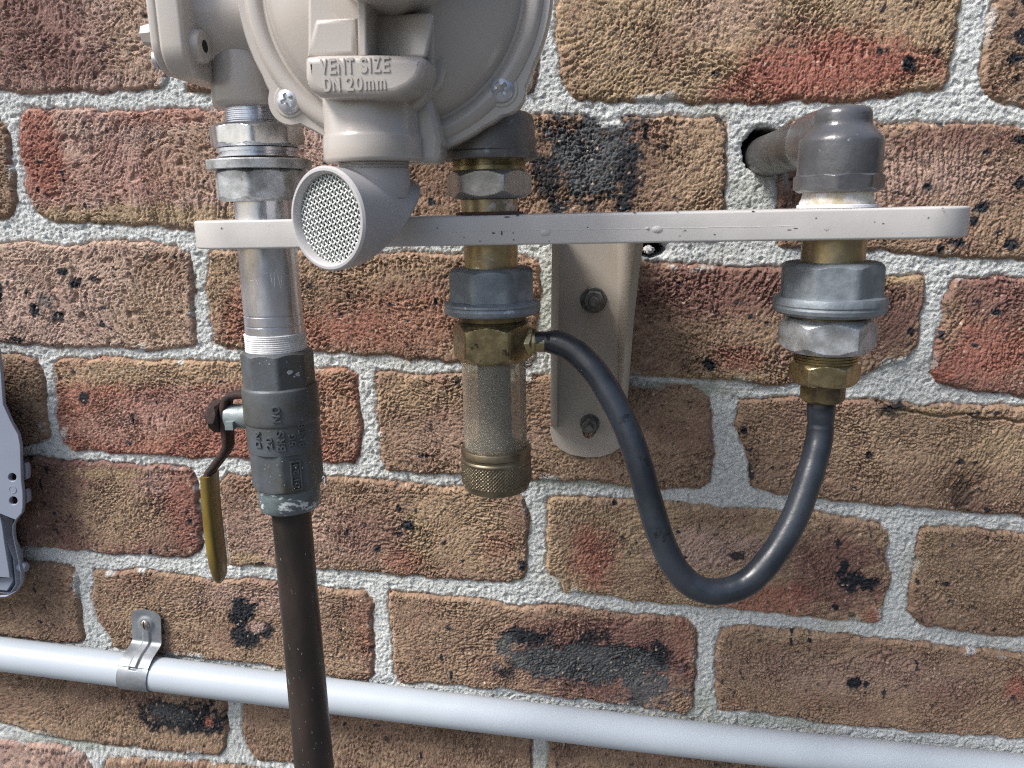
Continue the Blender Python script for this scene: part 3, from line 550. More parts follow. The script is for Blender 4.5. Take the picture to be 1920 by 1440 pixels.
dr_ = [(1170, 800, .010), (1175, 780, .020), (1181, 700, .040), (1189, 600, .064), (1198, 520, .086), (1207, 455, .108), (1209, 430, .118)]
link('side_flange', flange(dr_, [(1170, y) for _, y, _ in dr_], 'r'), BPLATE, B, ang=50)
for (px, py, s) in ((1113, 563, 1.), (1106, 795, .76)):
    c = P(px, py, .006); m = MB(); T = axis_T((c[0], -.0043, c[2]), (0, -1, 0))
    st = MB().add(rev([(0, .0034*s), (.013, .0034*s), (.0142, .0028*s), (.0144, .001)], 28), T); sto = st.obj('bolt', BOLTM, B)
    MB().add(rev([(0, .0086*s), (.0014, .0086*s), (.0018, .0080*s)], 40), T).obj('washer', BOLTM, sto)
    MB().add(nut(.0018, .0078, .0073*s, 6, rot=.35), T).obj('nut', BOLTM, sto)

# ------------------------------------------------------------------ left riser: union, nipple, thread tape
A = AL
U = thing('pipe_union', on(A, 640), 'bright galvanised steel union and tube with white tape above the ball valve', 'pipe fitting')
T = A.T()
MB().add(thread(A, 196, 232, 112, 5), T).obj('threaded_neck', ZINC2, U, ang=20)
MB().add(A.nut(235, 279, 173, k=8, rot=rot(A, 15)), T).obj('nut', ZINC, U, ang=22)
MB().add(A.lathe([(296, 150), (293, 150), (292, 142), (287, 142), (286, 150), (280, 150), (279, 140)], n=64), T).obj('collar', ZINC2, U, ang=25)
m = MB().add(A.lathe([(319, 178), (318, 188), (303, 190), (301, 187), (301, 150)], n=96), T).add(A.nut(318, 377, 172, k=8, rot=rot(A, 6)), T)
m.obj('locking_nut', DULLB, U, ang=22)
pr = [(660, 107)]
pr = [(665, 107), (609, 107), (608.4, 103.5), (606, 103.5), (605.4, 107), (590, 107), (589.4, 103), (586.5, 103), (586, 107), (500, 107), (375, 106)]
MB().add(A.lathe(pr, n=96), T).obj('steel_tube', ZINC2, U, ang=25)
tp = []
for i in range(29):
    y = 660-i*(660-623)/28; tp.append((y, 108+3.2*abs(math.sin(i*1.1))+(1.2 if i > 3 else 2)))
MB().add(A.lathe(tp, n=96, wob=.006), T).obj('thread_tape', TAPE, U, ang=60)

# ------------------------------------------------------------------ ball valve
V_ = thing('ball_valve', on(A, 945), 'dark grey ball valve with cast lettering and a rusty side lever', 'valve')
m = MB()
m.add(A.nut(654, 728, 134, k=8, rot=rot(A, 20)), T)
body = [(838, 110), (838, 128), (836, 132), (828, 134), (786, 134), (784, 137), (782, 138.5), (776, 139), (726, 138), (722, 136), (719, 130), (718, 110)]
m.add(A.lathe(body, n=128), T)
m.add(A.nut(826, 908, 134, k=8, rot=rot(A, 13), top=False), T)
vb = m.obj('body', PAINTG, V_, ang=24)
def relief(s, ax, cx, y0, y1, cap, rr, bend=True, phi=None, h=.0018):
    """raised lettering reading upwards round the pipe"""
    z0, z1 = ax.z(y1), ax.z(y0); k = ax.r(y0, 2)
    me = line_mesh(s, z1-z0, cap*k, h); zc = (z0+z1)/2
    off = (cx-proj((ax.x, -ax.d, zc))[0])*k
    ph0 = phiv(ax)+math.asin(max(-1, min(1, off/rr))) if phi is None else phi
    for v in me.vertices:
        u = -v.co.y
        if bend: a = ph0+u/rr; r_ = rr+v.co.z; x, y = r_*math.sin(a), -r_*math.cos(a)
        else: x = rr*math.sin(ph0)+u*math.cos(ph0)+v.co.z*math.sin(ph0); y = -rr*math.cos(ph0)+u*math.sin(ph0)-v.co.z*math.cos(ph0)
        v.co = (ax.x+x, -ax.d+y, zc+v.co.x)
    return me
R1 = A.r(760, 138); R2 = A.r(800, 134)
link('lettering', join(relief('NO', A, 517, 743, 775, 15, R1), relief('DN', A, 487, 790, 821, 12, R2), relief('20', A, 506, 799, 822, 12, R2),
     relief('BRS', A, 525, 788, 827, 15, R2), relief('5G', A, 545, 797, 820, 13, R2), relief('PLT8', A, 562, 780, 825, 13, R2)), PAINTG, vb, smooth=False)
ap8 = A.r(860, 134)*math.cos(math.pi/8); ph = phiv(A)+math.radians(13)
zf0, zf1 = A.z(900), A.z(847); k = A.r(870, 2); hw = 9.5*k
fr = MB()
for (u0, u1, z0, z1) in ((-hw, -hw+.0007, zf0, zf1), (hw-.0007, hw, zf0, zf1), (-hw+.0007, hw-.0007, zf0, zf0+.0007), (-hw+.0007, hw-.0007, zf1-.0007, zf1)):
    b = box(((u0+u1)/2, 0, (z0+z1)/2), (u1-u0, .0018, z1-z0)); fr.add(b, Matrix.Translation((A.x+ap8*math.sin(ph), -A.d-ap8*math.cos(ph), 0))@Matrix.Rotation(ph, 4, 'Z'))
link('date_stamp', join(relief('01 24', A, 556, 851, 896, 11, ap8, bend=False, phi=ph, h=.0018), mesh(fr.v, fr.f)), PAINTG, vb, smooth=False)
MB().add(A.lathe([(950, 84), (948, 104), (944, 110), (930, 112), (914, 113), (906, 110), (904, 100)], n=96, wob=.008), T).obj('end_nut', mat('tape_smeared_nut', (.15, .19, .20), (.10, .12, .125), scale=60, rough=.4, metal=.2, bump=.0003, bscale=300, spot=((.62, .66, .66), .55, 75), stretch=(1, 1, 2.2)), V_, ang=30)
# stem, lever, nut
sx, sz = A.x, P(440, 780, D0)[2]; X_ = lambda px, py=780: P(px, py, D0)[0]
Ts = axis_T((X_(478), -D0, sz), (-1, 0, 0))
L1 = X_(478)-X_(428)
stm = MB().add(rev([(0, .0068), (L1*.35, .0068), (L1*.45, .0062), (L1, .0062)], 40), Ts).add(box((X_(441), -D0-.006, P(440, 791, D0)[2]), (.0042, .004, .0042))).obj('stem', mat('pale_valve_stem', (.26, .31, .32), (.2, .235, .24), scale=90, rough=.42, metal=.3, bump=.0002), V_)
def ribbon(path, wy, th, d, pw=None):
    """strap seen edge on: path of (px,py) centre line, thickness th in XZ, width wy along Y"""
    c = [P(x, y, d) for x, y in path]; V = []; Fc = []; m = len(c)
    for i in range(m):
        t = Vector(c[min(i+1, m-1)])-Vector(c[max(i-1, 0)]); n_ = Vector((-t.z, 0, t.x)).normalized(); tt = th[i] if hasattr(th, '__len__') else th; ww = wy[i] if hasattr(wy, '__len__') else wy
        p = Vector(c[i]); b = min(tt, ww)*.22
        for sx_, sy_ in ((-1, -1), (1, -1), (1, 1), (-1, 1)):
            p1 = p+n_*(tt/2-b)*sx_+Vector((0, ww/2, 0))*sy_; p2 = p+n_*(tt/2)*sx_+Vector((0, ww/2-b, 0))*sy_
            V += [tuple(p1), tuple(p2)] if (sx_*sy_ < 0) else [tuple(p2), tuple(p1)]
    for j in range(m-1):
        for i in range(8): Fc.append([j*8+i, j*8+(i+1) % 8, (j+1)*8+(i+1) % 8, (j+1)*8+i])
    Fc += [list(range(8))[::-1], [(m-1)*8+i for i in range(8)]]
    return V, Fc
pth = [(462, 738), (448, 739), (434, 741), (427, 747), (424, 760), (424, 790), (427, 815), (428, 835), (421, 850), (405, 871), (396, 882), (392, 892), (392, 905)]
lever = MB().add(ribbon(pth, .0095, .0034, D0)).obj('lever', RUST, V_, ang=60)
pth = [(393, 888), (395, 930), (399, 975), (404, 1020), (409, 1055), (413, 1080), (414, 1090)]
MB().add(ribbon(pth, [.0135, .0135, .0135, .0135, .0130, .010, .005], [.0046, .005, .0052, .0052, .005, .0042, .002], D0)).obj('grip', YEL, lever, ang=60)
Tn = axis_T((X_(418), -D0, sz), (-1, 0, 0))
MB().add(nut(0, .0056, .0086, 6, rot=.3), Tn).add(rev([(.0056, .0048), (.0072, .0048), (.0076, .004)], 24), Tn).obj('nut', RUST, V_)

# ------------------------------------------------------------------ copper pipe below
Cp = thing('copper_pipe', on(A, 1700), 'dark weathered copper pipe running down from the ball valve past the white conduit', 'pipe')
MB().add(A.lathe([(1750, 71), (1500, 71), (1000, 71), (946, 73)], n=64), T).obj('tube', COPPER, Cp)
MB().add(tube(spline([P(x, y, D0+.006) for x, y in ((604, 897), (607, 893), (609, 899), (608, 907), (611, 910))], 6), .00035, 6)).obj('loose_tape', TAPE, V_)

# ------------------------------------------------------------------ middle: union above the bar
A = AM; T = A.T()
U = thing('pipe_union', on(A, 400), 'grey zinc union standing on the bar above the clear test fitting', 'pipe fitting')
MB().add(A.lathe([(301, 160), (300, 184), (296, 186), (287, 184), (284, 177), (228, 174), (219, 168), (213, 150)], n=96), T).obj('coupling', mat('stained_zinc', (.19, .18, .17), (.12, .11, .10), scale=40, rough=.5, metal=.5, bump=.00015, spot=((.30, .31, .33), .60, 110)), U)
MB().add(thread(A, 300, 312, 138, 3), T).add(A.lathe([(321, 134), (320, 139), (313, 139), (312, 134)], n=64), T).obj('threaded_neck', BRASS, U, ang=20)
MB().add(A.nut(318, 373, 164, k=6, rot=rot(A, -11)), T).obj('nut', mat('buffed_nut', (.50, .48, .44), (.36, .34, .31), scale=90, rough=.38, metal=.8, bump=.00016, bscale=300), U, ang=22)
MB().add(A.lathe([(401, 104), (374, 106), (372, 100)], n=64), T).obj('nipple', GOLD, U)
zt_ = zt+.0002
MB().add(rev([(zt_, A.r(398, 128)), (zt_+.0009, A.r(398, 126)), (zt_+.0013, A.r(398, 110))], 64, wob=.012), T).obj('rust_ring', mat('rust_ring', (.11, .05, .03), (.06, .035, .03), scale=200, rough=.8, bump=.0004), U)

# ------------------------------------------------------------------ test point
Tp = thing('test_point', on(A, 925), 'test fitting with clear sleeve and knurled brass cap, hanging under the bar in the middle', 'pipe fitting')
MB().add(A.lathe([(512, 100), (500, 100), (440, 101)], n=64), T).obj('nipple', GOLD, Tp)
m = MB().add(A.nut(501, 566, 167, k=8, rot=rot(A, -2), bottom=False), T).add(A.lathe([(588, 160), (586, 172), (583, 178), (577, 180), (572, 176), (570, 180), (566, 179), (562, 166), (560, 150)], n=96), T)
m.obj('locking_nut', DULL, Tp, ang=22)
MB().add(A.lathe([(606, 132), (603, 136), (598, 126), (586, 128), (584, 120)], n=72), T).obj('neck', BRASSD, Tp)
m = MB().add(A.nut(602, 674, 156, k=6, rot=rot(A, -10)), T)
hexb = m.obj('hex_body', BRASS, Tp, ang=22)
Tside = lambda px, py: axis_T(P(px, py, D0), Vector(P(1050, 643, D0))-Vector(P(980, 640, D0)))
Q = Vector(P(975, 640, D0)); dirn = (Vector(P(1060, 643, D0))-Q).normalized(); Tq = axis_T(Q, dirn)
MB().add(rev([(-.008, .0088), (.0005, .0088), (.0012, .0080)], 40), Tq).obj('side_boss', BRASSD, Tp)
MB().add(nut(.0012, .0062, .0082, 6, rot=.5), Tq).obj('side_nut', BRASS, Tp, ang=22)
MB().add(rev([(.006, .0066), (.0075, .0066), (.0078, .0050), (.012, .0050)], 40), Tq).obj('barb', BRASS, Tp)
MB().add(rev([(A.z(850), A.r(760, 106)), (A.z(850), A.r(760, 118)), (A.z(674), A.r(760, 119)), (A.z(673.5), A.r(760, 106)), (A.z(850), A.r(760, 106))], 96, cap=False), T).obj('clear_sleeve', CLEARR, Tp)
MB().add(A.lathe([(848, 62), (675, 62)], n=48), T).obj('inner_tube', mat('inner_tube_grey', (.075, .08, .08), (.04, .045, .045), scale=80, rough=.5, metal=.3), Tp)
def knurl():
    z0, z1 = A.z(899), A.z(860); r = A.r(880, 133); n = 210; k = 46; pr = [(z0+(z1-z0)*i/k, r) for i in range(k+1)]
    kk = 2*math.pi/.0018
    fn = lambda t, z, rr: rr-.00045*(abs(math.sin((t*r+z)*kk/2))+abs(math.sin((t*r-z)*kk/2)))
    return rev(pr, n, fn)
m = MB().add(A.lathe([(915, 90), (914, 110), (911, 120), (904, 124), (899, 128)], n=96), T).add(A.lathe([(862, 129), (859, 132), (856, 131), (854, 127), (850, 127), (848, 131), (838, 131), (836, 129), (834, 118)], n=96), T).add(knurl(), T)
m.obj('knurled_cap', mat('dull_knurled_brass', (.25, .21, .145), (.15, .125, .085), scale=90, rough=.42, metal=.85, spot=((.30, .28, .24), .62, 100)), Tp, ang=40)

# ------------------------------------------------------------------ right: union, brass reducer, elbow
A = AR; T = A.T()
U = thing('pipe_union', on(A, 755), 'zinc union with small brass reducer under the right end of the bar', 'pipe fitting')
MB().add(A.lathe([(510, 114), (495, 114), (430, 114)], n=64), T).obj('nipple', GOLD, U)
m = MB().add(A.nut(490, 566, 190, k=8, rot=rot(A, 6), bottom=False), T).add(A.lathe([(588, 170), (584, 190), (581, 198), (574, 202), (570, 200), (567, 203), (560, 202), (554, 198), (552, 180)], n=96), T)
m.obj('locking_nut', DULL, U, ang=22)
MB().add(A.lathe([(602, 150), (596, 144), (588, 142), (584, 140)], n=72), T).obj('neck', BRASSD, U)
MB().add(A.nut(593, 657, 178, k=6, rot=rot(A, 7)), T).obj('nut', DULLB, U, ang=22)
MB().add(thread(A, 655, 676, 116, 4, .0007), T).obj('threaded_neck', BRASS, U, ang=18)
MB().add(A.nut(674, 718, 129, k=6, rot=rot(A, 5)), T).obj('brass_nut', BRASS, U, ang=22)
MB().add(A.nut(712, 752, 84, k=6, rot=rot(A, 15)), T).obj('small_brass_nut', BRASSD, U, ang=22)

E_ = thing('pipe_elbow', on(A, 385), 'glossy dark grey elbow on the bar, its pipe entering the brick wall', 'pipe fitting')
MB().add(A.lathe([(388, 130), (380, 132), (372, 126), (362, 124), (356, 120)], n=72, wob=.01), T).obj('sealant', SEAL, E_, ang=60)
MB().add(rev([(zt_, A.r(385, 142)), (zt_+.0012, A.r(385, 142)), (zt_+.0015, A.r(385, 138))], 72), T).obj('washer', mat('white_washer', (.72, .74, .78), rough=.4), E_)
zc = A.z(238); r0 = A.r(300, 150)
prof = [(359, 140), (358, 152)]
m = MB()
m.add(A.nut(324, 361, 163, k=8, rot=rot(A, 20)), T)
m.add(A.lathe([(350, 148), (330, 150), (300, 150), (268, 150), (262, 147), (256, 140), (250, 130), (243, 118), (238, 110), (234, 106), (228, 104), (216, 103), (209, 99), (204, 90), (201, 74), (200, 30)], n=96), T)
# bend towards the wall: bulged socket then collar
zz = A.z(253); Ty = axis_T((A.x, -D0, zz), (0, 1, 0))
m.add(rev([(0, .0118), (.004, .0128), (.012, .0134), (.022, .0136), (.030, .0140), (.040, .0141), (.044, .0138), (.046, .0126)], 72), Ty)
m.obj('elbow_body', ELB, E_, ang=35)
MB().add(rev([(.040, .0124), (.190, .0124)], 64), Ty).obj('wall_pipe', PAINTD, E_)

def patch(ax, px, py, diam, w_, h_, tilt=0, n=9, seed=0, lift=.00012):
    """small paint smear hugging the pipe"""
    rn = random.Random(seed); r = ax.r(py, diam)+lift; z = ax.z(py); k = ax.r(py, 2)
    ph = phiv(ax)+math.asin((px-proj((ax.x, -ax.d, z))[0])*k/r); V = []; a0 = tilt
    for i in range(n):
        t = 2*math.pi*i/n; q = .6+.55*rn.random(); a, b = w_/2*k*math.cos(t)*q, h_/2*k*math.sin(t)*q
        a, b = a*math.cos(a0)-b*math.sin(a0), a*math.sin(a0)+b*math.cos(a0)
        V.append((ax.x+r*math.sin(ph+a/r), -ax.d-r*math.cos(ph+a/r), z+b))
    V += [(ax.x+(x-ax.x)*.985, -ax.d+(y+ax.d)*.985, z_) for x, y, z_ in V]
    return V, [list(range(n)), list(range(n, 2*n))[::-1]]+[[i, (i+1) % n, n+(i+1) % n, n+i] for i in range(n)]
m = MB()
for i, (x, y, w_, h_) in enumerate([(541, 688, 12, 9), (556, 694, 13, 8), (563, 686, 8, 14), (549, 697, 6, 4), (505, 670, 5, 3)]): m.add(patch(AL, x, y, 125, w_, h_, seed=i, lift=.0003))
rn = random.Random(4)
for i in range(36): y = rn.uniform(840, 900) if i % 2 else rn.uniform(660, 830); m.add(patch(AL, proj((AL.x, -D0, AL.z(y)))[0]+rn.uniform(-48, 52), y, 135, rn.uniform(1, 2.2), rn.uniform(1, 2.2), seed=i+9, n=6, lift=.0002))
m.obj('paint_splashes', mat('pale_paint_splash', (.42, .44, .47), rough=.5), vb, smooth=False)
tubeo = [o for o in bpy.data.objects if o.name == 'steel_tube'][0]
m = MB()
for i, (x, y, w_, h_, t) in enumerate([(508, 518, 1.6, 26, .1), (514, 522, 1.6, 34, -.12), (521, 520, 1.4, 36, .15), (526, 524, 1.5, 24, -.1), (484, 524, 1.3, 14, .2), (472, 512, 1.2, 10, .1), (498, 508, 14, 1.0, .1), (474, 521, 12, 1, 0), (535, 515, 16, 1, -.1), (493, 480, 1, 20, .5)]): m.add(patch(AL, x, y, 107, w_, h_, tilt=t, seed=i, n=6))
m.obj('scratches', mat('fresh_scratch', (.9, .9, .93), rough=.3, metal=.3), tubeo, smooth=False)
m = MB()
for i in range(40): y = 960+480*rn.random(); m.add(patch(AL, proj((AL.x, -D0, AL.z(y)))[0]+rn.uniform(-30, 30), y, 71, rn.uniform(.8, 2.), rn.uniform(.8, 6), tilt=rn.uniform(-.5, .5), seed=i+50, n=6))
m.obj('scratches', mat('pipe_scratch', (.24, .24, .23), rough=.5), [o for o in bpy.data.objects if o.name == 'tube'][0], smooth=False)
# chips and the weld seam along the bar
m = MB()
def chip(px, py, w_, h_, d=D0+HW, seed=0):
    c = P(px, py, d); k = (DW-d)/FPX; r_ = random.Random(seed); n = 7; V = []
    for yy in (0.0001, -.00012):
        for i in range(n): t = 2*math.pi*i/n; q = .6+.5*random.Random(seed*31+i).random(); V.append((c[0]+w_/2*k*math.cos(t)*q, c[1]+yy, c[2]+h_/2*k*math.sin(t)*q))
    return V, [list(range(n))[::-1], list(range(n, 2*n))]+[[i, (i+1) % n, n+(i+1) % n, n+i] for i in range(n)]
ch = [(925, 437, 8, 3), (941, 437, 4, 11), (963, 450, 4, 3), (950, 407, 14, 3), (970, 404, 6, 3), (962, 437, 3, 3), (1190, 399, 8, 2), (1270, 397, 5, 2), (1480, 431, 8, 2), (1492, 428, 9, 2), (1530, 409, 4, 2), (1656, 419, 5, 2), (1640, 416, 3, 2), (1768, 390, 5, 2), (820, 428, 3, 3), (870, 445, 3, 2), (1102, 426, 3, 3), (1340, 440, 4, 2), (1412, 396, 6, 2), (1030, 452, 4, 2), (900, 452, 6, 2)]
for i, (x, y, w_, h_) in enumerate(ch): m.add(chip(x, y, w_, h_, seed=i))
cm = mesh(m.v, m.f); cm.transform(Matrix.Translation(-ORG[bar.name])); bb = bmesh.new(); bb.from_mesh(bar.data); nb = len(bb.faces); bb.from_mesh(cm)
bb.faces.ensure_lookup_table()
for f_ in bb.faces[nb:]: f_.material_index = 1; f_.smooth = False
bb.to_mesh(bar.data); bb.free(); bar.data.materials.append(mat('chipped_to_metal', (.05, .045, .05), rough=.6))
sm_ = MB(); a, b = P(775, 436, D0+HW), P(1490, 424, D0+HW); n = 90; V = []
for i in range(n+1):
    u = i/n; x = a[0]+(b[0]-a[0])*u; z = (a[2]+b[2])/2+.00012*math.sin(u*40)+.0001*math.sin(u*97); h = .00035
    V += [(x, -D0-HW+.0001, z-h), (x, -D0-HW-.00010, z), (x, -D0-HW+.0001, z+h)]
sm_.add((V, [[i*3+k, i*3+3+k, i*3+4+k, i*3+1+k] for i in range(n) for k in (0, 1)])).obj('seam', BEIGE2, bar)

# ------------------------------------------------------------------ hose
pts = [(1006, 640.5), (1030, 641), (1052, 645), (1082, 662), (1118, 700), (1152, 755), (1180, 815), (1200, 875), (1218, 940), (1238, 1005), (1262, 1058), (1292, 1093), (1330, 1109), (1372, 1105), (1410, 1085), (1450, 1040), (1488, 975), (1514, 905), (1530, 850), (1537, 815), (1539, 780), (1540, 748)]
dd = [D0, D0, D0+.001, D0+.004, D0+.009, D0+.014, D0+.018, D0+.021, D0+.023, D0+.025, D0+.026, D0+.026, D0+.026, D0+.025, D0+.023, D0+.02, D0+.015, D0+.009, D0+.004, D0+.001, D0, D0]
c = spline([P(x, y, d) for (x, y), d in zip(pts, dd)], 9); n_ = len(c); rr = []
for i in range(n_):
    s = i/(n_-1); r = .0062
    if s < .055: r = .0050+.0007*min(1, max(0, (s-.035)/.02))
    elif s < .075: r = .0057+.0003*(s-.055)/.02
    if s > .955: r = .0064
    if .93 < s <= .955: r = .0057+.0007*(s-.93)/.025
    if s > .985: r = .0060
    rr.append(r*(1+.012*math.sin(i*.7)*math.sin(i*.13)))
hz = link('rubber_hose', mesh(*tube(c, rr, 32)), RUBBER, None, ang=60)
tag(hz, 'black rubber hose looping down in a U between the test point and the right union', 'hose')

# ------------------------------------------------------------------ regulator
DF = .176
fc = P(735, -20, DF); kF = (DW-DF)/FPX*1.0
kF = (proj(fc)[2])/FPX
G = thing('gas_regulator', (fc[0], -D0, fc[2]), 'beige cast gas regulator with round diaphragm housing and hooded mesh vent', 'regulator')
def Tout(c, d=None): return Matrix.Translation(Vector((c[0], -(d if d is not None else -c[1]), c[2])))@Matrix(((1, 0, 0, 0), (0, 0, -1, 0), (0, 1, 0, 0), (0, 0, 0, 1)))
ears = [(-213, -192), (203, -185), (-205, 190), (205, 190)]
def earfn(base):
    def f(t, z, r):
        if r < base: return r
        o = r
        for ex, ey in ears:
            dc = math.hypot(ex, ey)*kF; tc = math.atan2(ey, ex); re = 46*kF-(base+.0013-r)*.6; dt = (t-tc+math.pi) % (2*math.pi)-math.pi
            q = re*re-(dc*math.sin(dt))**2
            if abs(dt) < .6 and q > 0: o = max(o, dc*math.cos(dt)+math.sqrt(q))
            # webs that fair the ear into the rim
            w_ = (1-(abs(dt)/.24)**2)
            if w_ > 0: o = max(o, r+8*kF*w_)
        return o
    return f
RF = 302*kF
fl = [(-.0075, RF-.003), (-.0065, RF-.0008), (-.0055, RF), (.0000, RF), (.0012, RF-.0008)]
m = MB().add(rev(fl, 360, earfn(RF-.0013)), Tout(fc))
rim = m.obj('flange_ring', BEIGE, G, ang=30)
k_ = kF
dome = [(.0008, 288*k_), (.0022, 285*k_), (.0036, 280*k_), (.0040, 274*k_), (.0040, 262*k_), (.0034, 256*k_), (.0020, 251*k_), (.0022, 246*k_), (.0060, 238*k_), (.0105, 224*k_), (.0125, 212*k_), (.0150, 190*k_), (.020, 150*k_), (.024, 100*k_), (.026, 40*k_), (.0262, 6*k_)]
MB().add(rev(dome, 160), Tout(fc)).obj('diaphragm_cover', BEIGE, G, ang=40)
back = [(-.040, 6*k_), (-.040, 150*k_), (-.036, 190*k_), (-.022, 255*k_), (-.012, 286*k_), (-.0076, 292*k_), (-.0072, 280*k_)]
MB().add(rev(back, 160), Tout(fc)).obj('housing', BEIGE, G, ang=35)
def screwhead(c, d, R, up=.0030, slot='cross', ang=0.):
    V = [(0, 0, up-.0012)]; Fc = []; n = 72; rings = 22
    for j in range(1, rings+1):
        u = j/rings
        for i in range(n):
            t = 2*math.pi*i/n; x, y = R*u*math.cos(t), R*u*math.sin(t); z = up*math.sqrt(max(0, 1-u**2.4))
            a, b = x*math.cos(ang)+y*math.sin(ang), -x*math.sin(ang)+y*math.cos(ang)
            if slot == 'cross': ins = (abs(a) < R*.14 and abs(b) < R*.50) or (abs(b) < R*.14 and abs(a) < R*.50)
            else: ins = abs(a) < R*.13
            if ins: z = min(z, up-.0015)
            V.append((x, y, z))
    for i in range(n): V.append((R*.97*math.cos(2*math.pi*i/n), R*.97*math.sin(2*math.pi*i/n), -.0006))
    for i in range(n): Fc.append([0, 1+i, 1+(i+1) % n])
    for j in range(rings):
        for i in range(n): a = 1+j*n+i; b = 1+j*n+(i+1) % n; Fc.append([a, b, b+n, a+n])
    return MB().add((V, Fc), Tout(c, d))
for i, (ex, ey) in enumerate(ears):
    c = (fc[0]+ex*kF, 0, fc[2]+ey*kF)
    bs = MB().add(rev([(-.004, 33*kF), (.0014, 32*kF), (.0018, 30*kF)], 48), Tout(c, DF)).obj('screw_boss', BEIGE, G)
    screwhead(c, DF+.0018, 25*kF, ang=.35+i*.3).obj('screw', SCREW, bs, ang=50)
# gusset between ear and cover
# vertical pad over the cover, and the vent block
def slabP(outl, d0, d1, bev=.0012, sm=0): return plate([roundpoly(pxz(outl, d1), sm) if sm else pxz(outl, d1)], -d0, -d1, bev, 4)
DV = .194; VA = Axis(698, 245, DV)
pad = [(578, -160), (836, -160), (838, -60), (838, 60), (836, 130), (828, 158), (808, 182), (780, 196), (640, 196), (600, 188), (584, 168), (579, 120)]
link('cover_pad', slabP(pad, DF+.004, .1935, .0016), BEIGE, G, ang=40)
pad2 = [(576, -160), (812, -160), (813, 40), (810, 150), (796, 186), (776, 205), (622, 205), (598, 186), (580, 160), (576, 100)]
link('vent_column', slabP(pad2, DF+.006, .2000, .0016), BEIGE, G, ang=40)
DB = .2195
blk = [(570, 110), (574, 105), (600, 102), (700, 101), (760, 102), (788, 104), (797, 110), (797, 128), (788, 150), (768, 168), (742, 180), (712, 184), (620, 184), (596, 180), (578, 166), (570, 145)]
vb_ = link('vent_block', slabP(blk, .196, DB, .0030), BEIGE, G, ang=50)
def flat_text(s, x0, y0, x1, y1, d, h=.0007):
    a = P(x0, y0, d); b = P(x1, y1, d); me = line_mesh(s, b[0]-a[0], a[2]-b[2], h*2)
    me.transform(Matrix.Translation(((a[0]+b[0])/2, -d, (a[2]+b[2])/2))@Matrix(((1, 0, 0, 0), (0, 0, -1, 0), (0, 1, 0, 0), (0, 0, 0, 1)))); return me
link('lettering', join(flat_text('VENT SIZE', 598, 111, 733, 135, DB, .0004), flat_text('DN 20mm', 605, 145, 726, 168, DB, .0004)), BEIGE, vb_, smooth=False)
# upstands above the block
link('upstand', slabP([(588, 42), (592, 35), (668, 32), (668, 106), (573, 108)], .197, .2150, .0020), BEIGE, G, ang=50)
link('rib', slabP([(668, -30), (686, -30), (688, 107), (671, 107)], .196, .2180, .0009), BEIGE, G, ang=50)
wv = []
for (x, y, d) in ((687, 26, .2005), (745, 27, .2030), (806, 25, .2130), (814, 27, .2135), (687, 108, .2015), (745, 108, .2060), (790, 108, .2150), (799, 110, .2155)): wv.append(tuple(P(x, y, d)))
for (x, y, d) in ((687, 26, .190), (745, 27, .190), (806, 25, .190), (816, 27, .190), (687, 108, .190), (745, 108, .190), (790, 108, .190), (803, 110, .190)): wv.append(tuple(P(x, y, d)))
wf = [[0, 1, 5, 4], [1, 2, 6, 5], [2, 3, 7, 6], [3, 11, 15, 7], [8, 0, 4, 12], [0, 8, 9, 1], [1, 9, 10, 2], [2, 10, 11, 3], [4, 5, 13, 12], [5, 6, 14, 13], [6, 7, 15, 14], [8, 12, 13, 9], [9, 13, 14, 10], [10, 14, 15, 11]]
wo = link('upstand', mesh(wv, wf), BEIGE, G, ang=40); bvm = wo.modifiers.new('b', 'BEVEL'); bvm.width = .0012; bvm.segments = 3
# spring chamber above
scn = P(690, -178, .235); MB().add(rev([(-.042, .0262), (-.006, .0262), (-.002, .0255), (.001, .0235), (.002, .020)], 96), Tout(scn, .235)).obj('spring_cap', BEIGE, G)
# vent socket
Tv = VA.T()
m = MB().add(VA.lathe([(306, 130), (305, 176), (302, 182), (298, 184), (262, 184), (257, 181), (253, 176), (190, 176), (170, 174)], n=96), Tv)
web = [(700, 150), (806, 150), (822, 200), (826, 250), (822, 300), (815, 306), (700, 306)]
m2 = slabP([(690, 150), (800, 160), (815, 215), (826, 262), (824, 296), (818, 305), (690, 305)], .174, .1925, .002)
link('vent_socket', join(mesh(m.v, m.f), m2), BEIGE, G, ang=40)
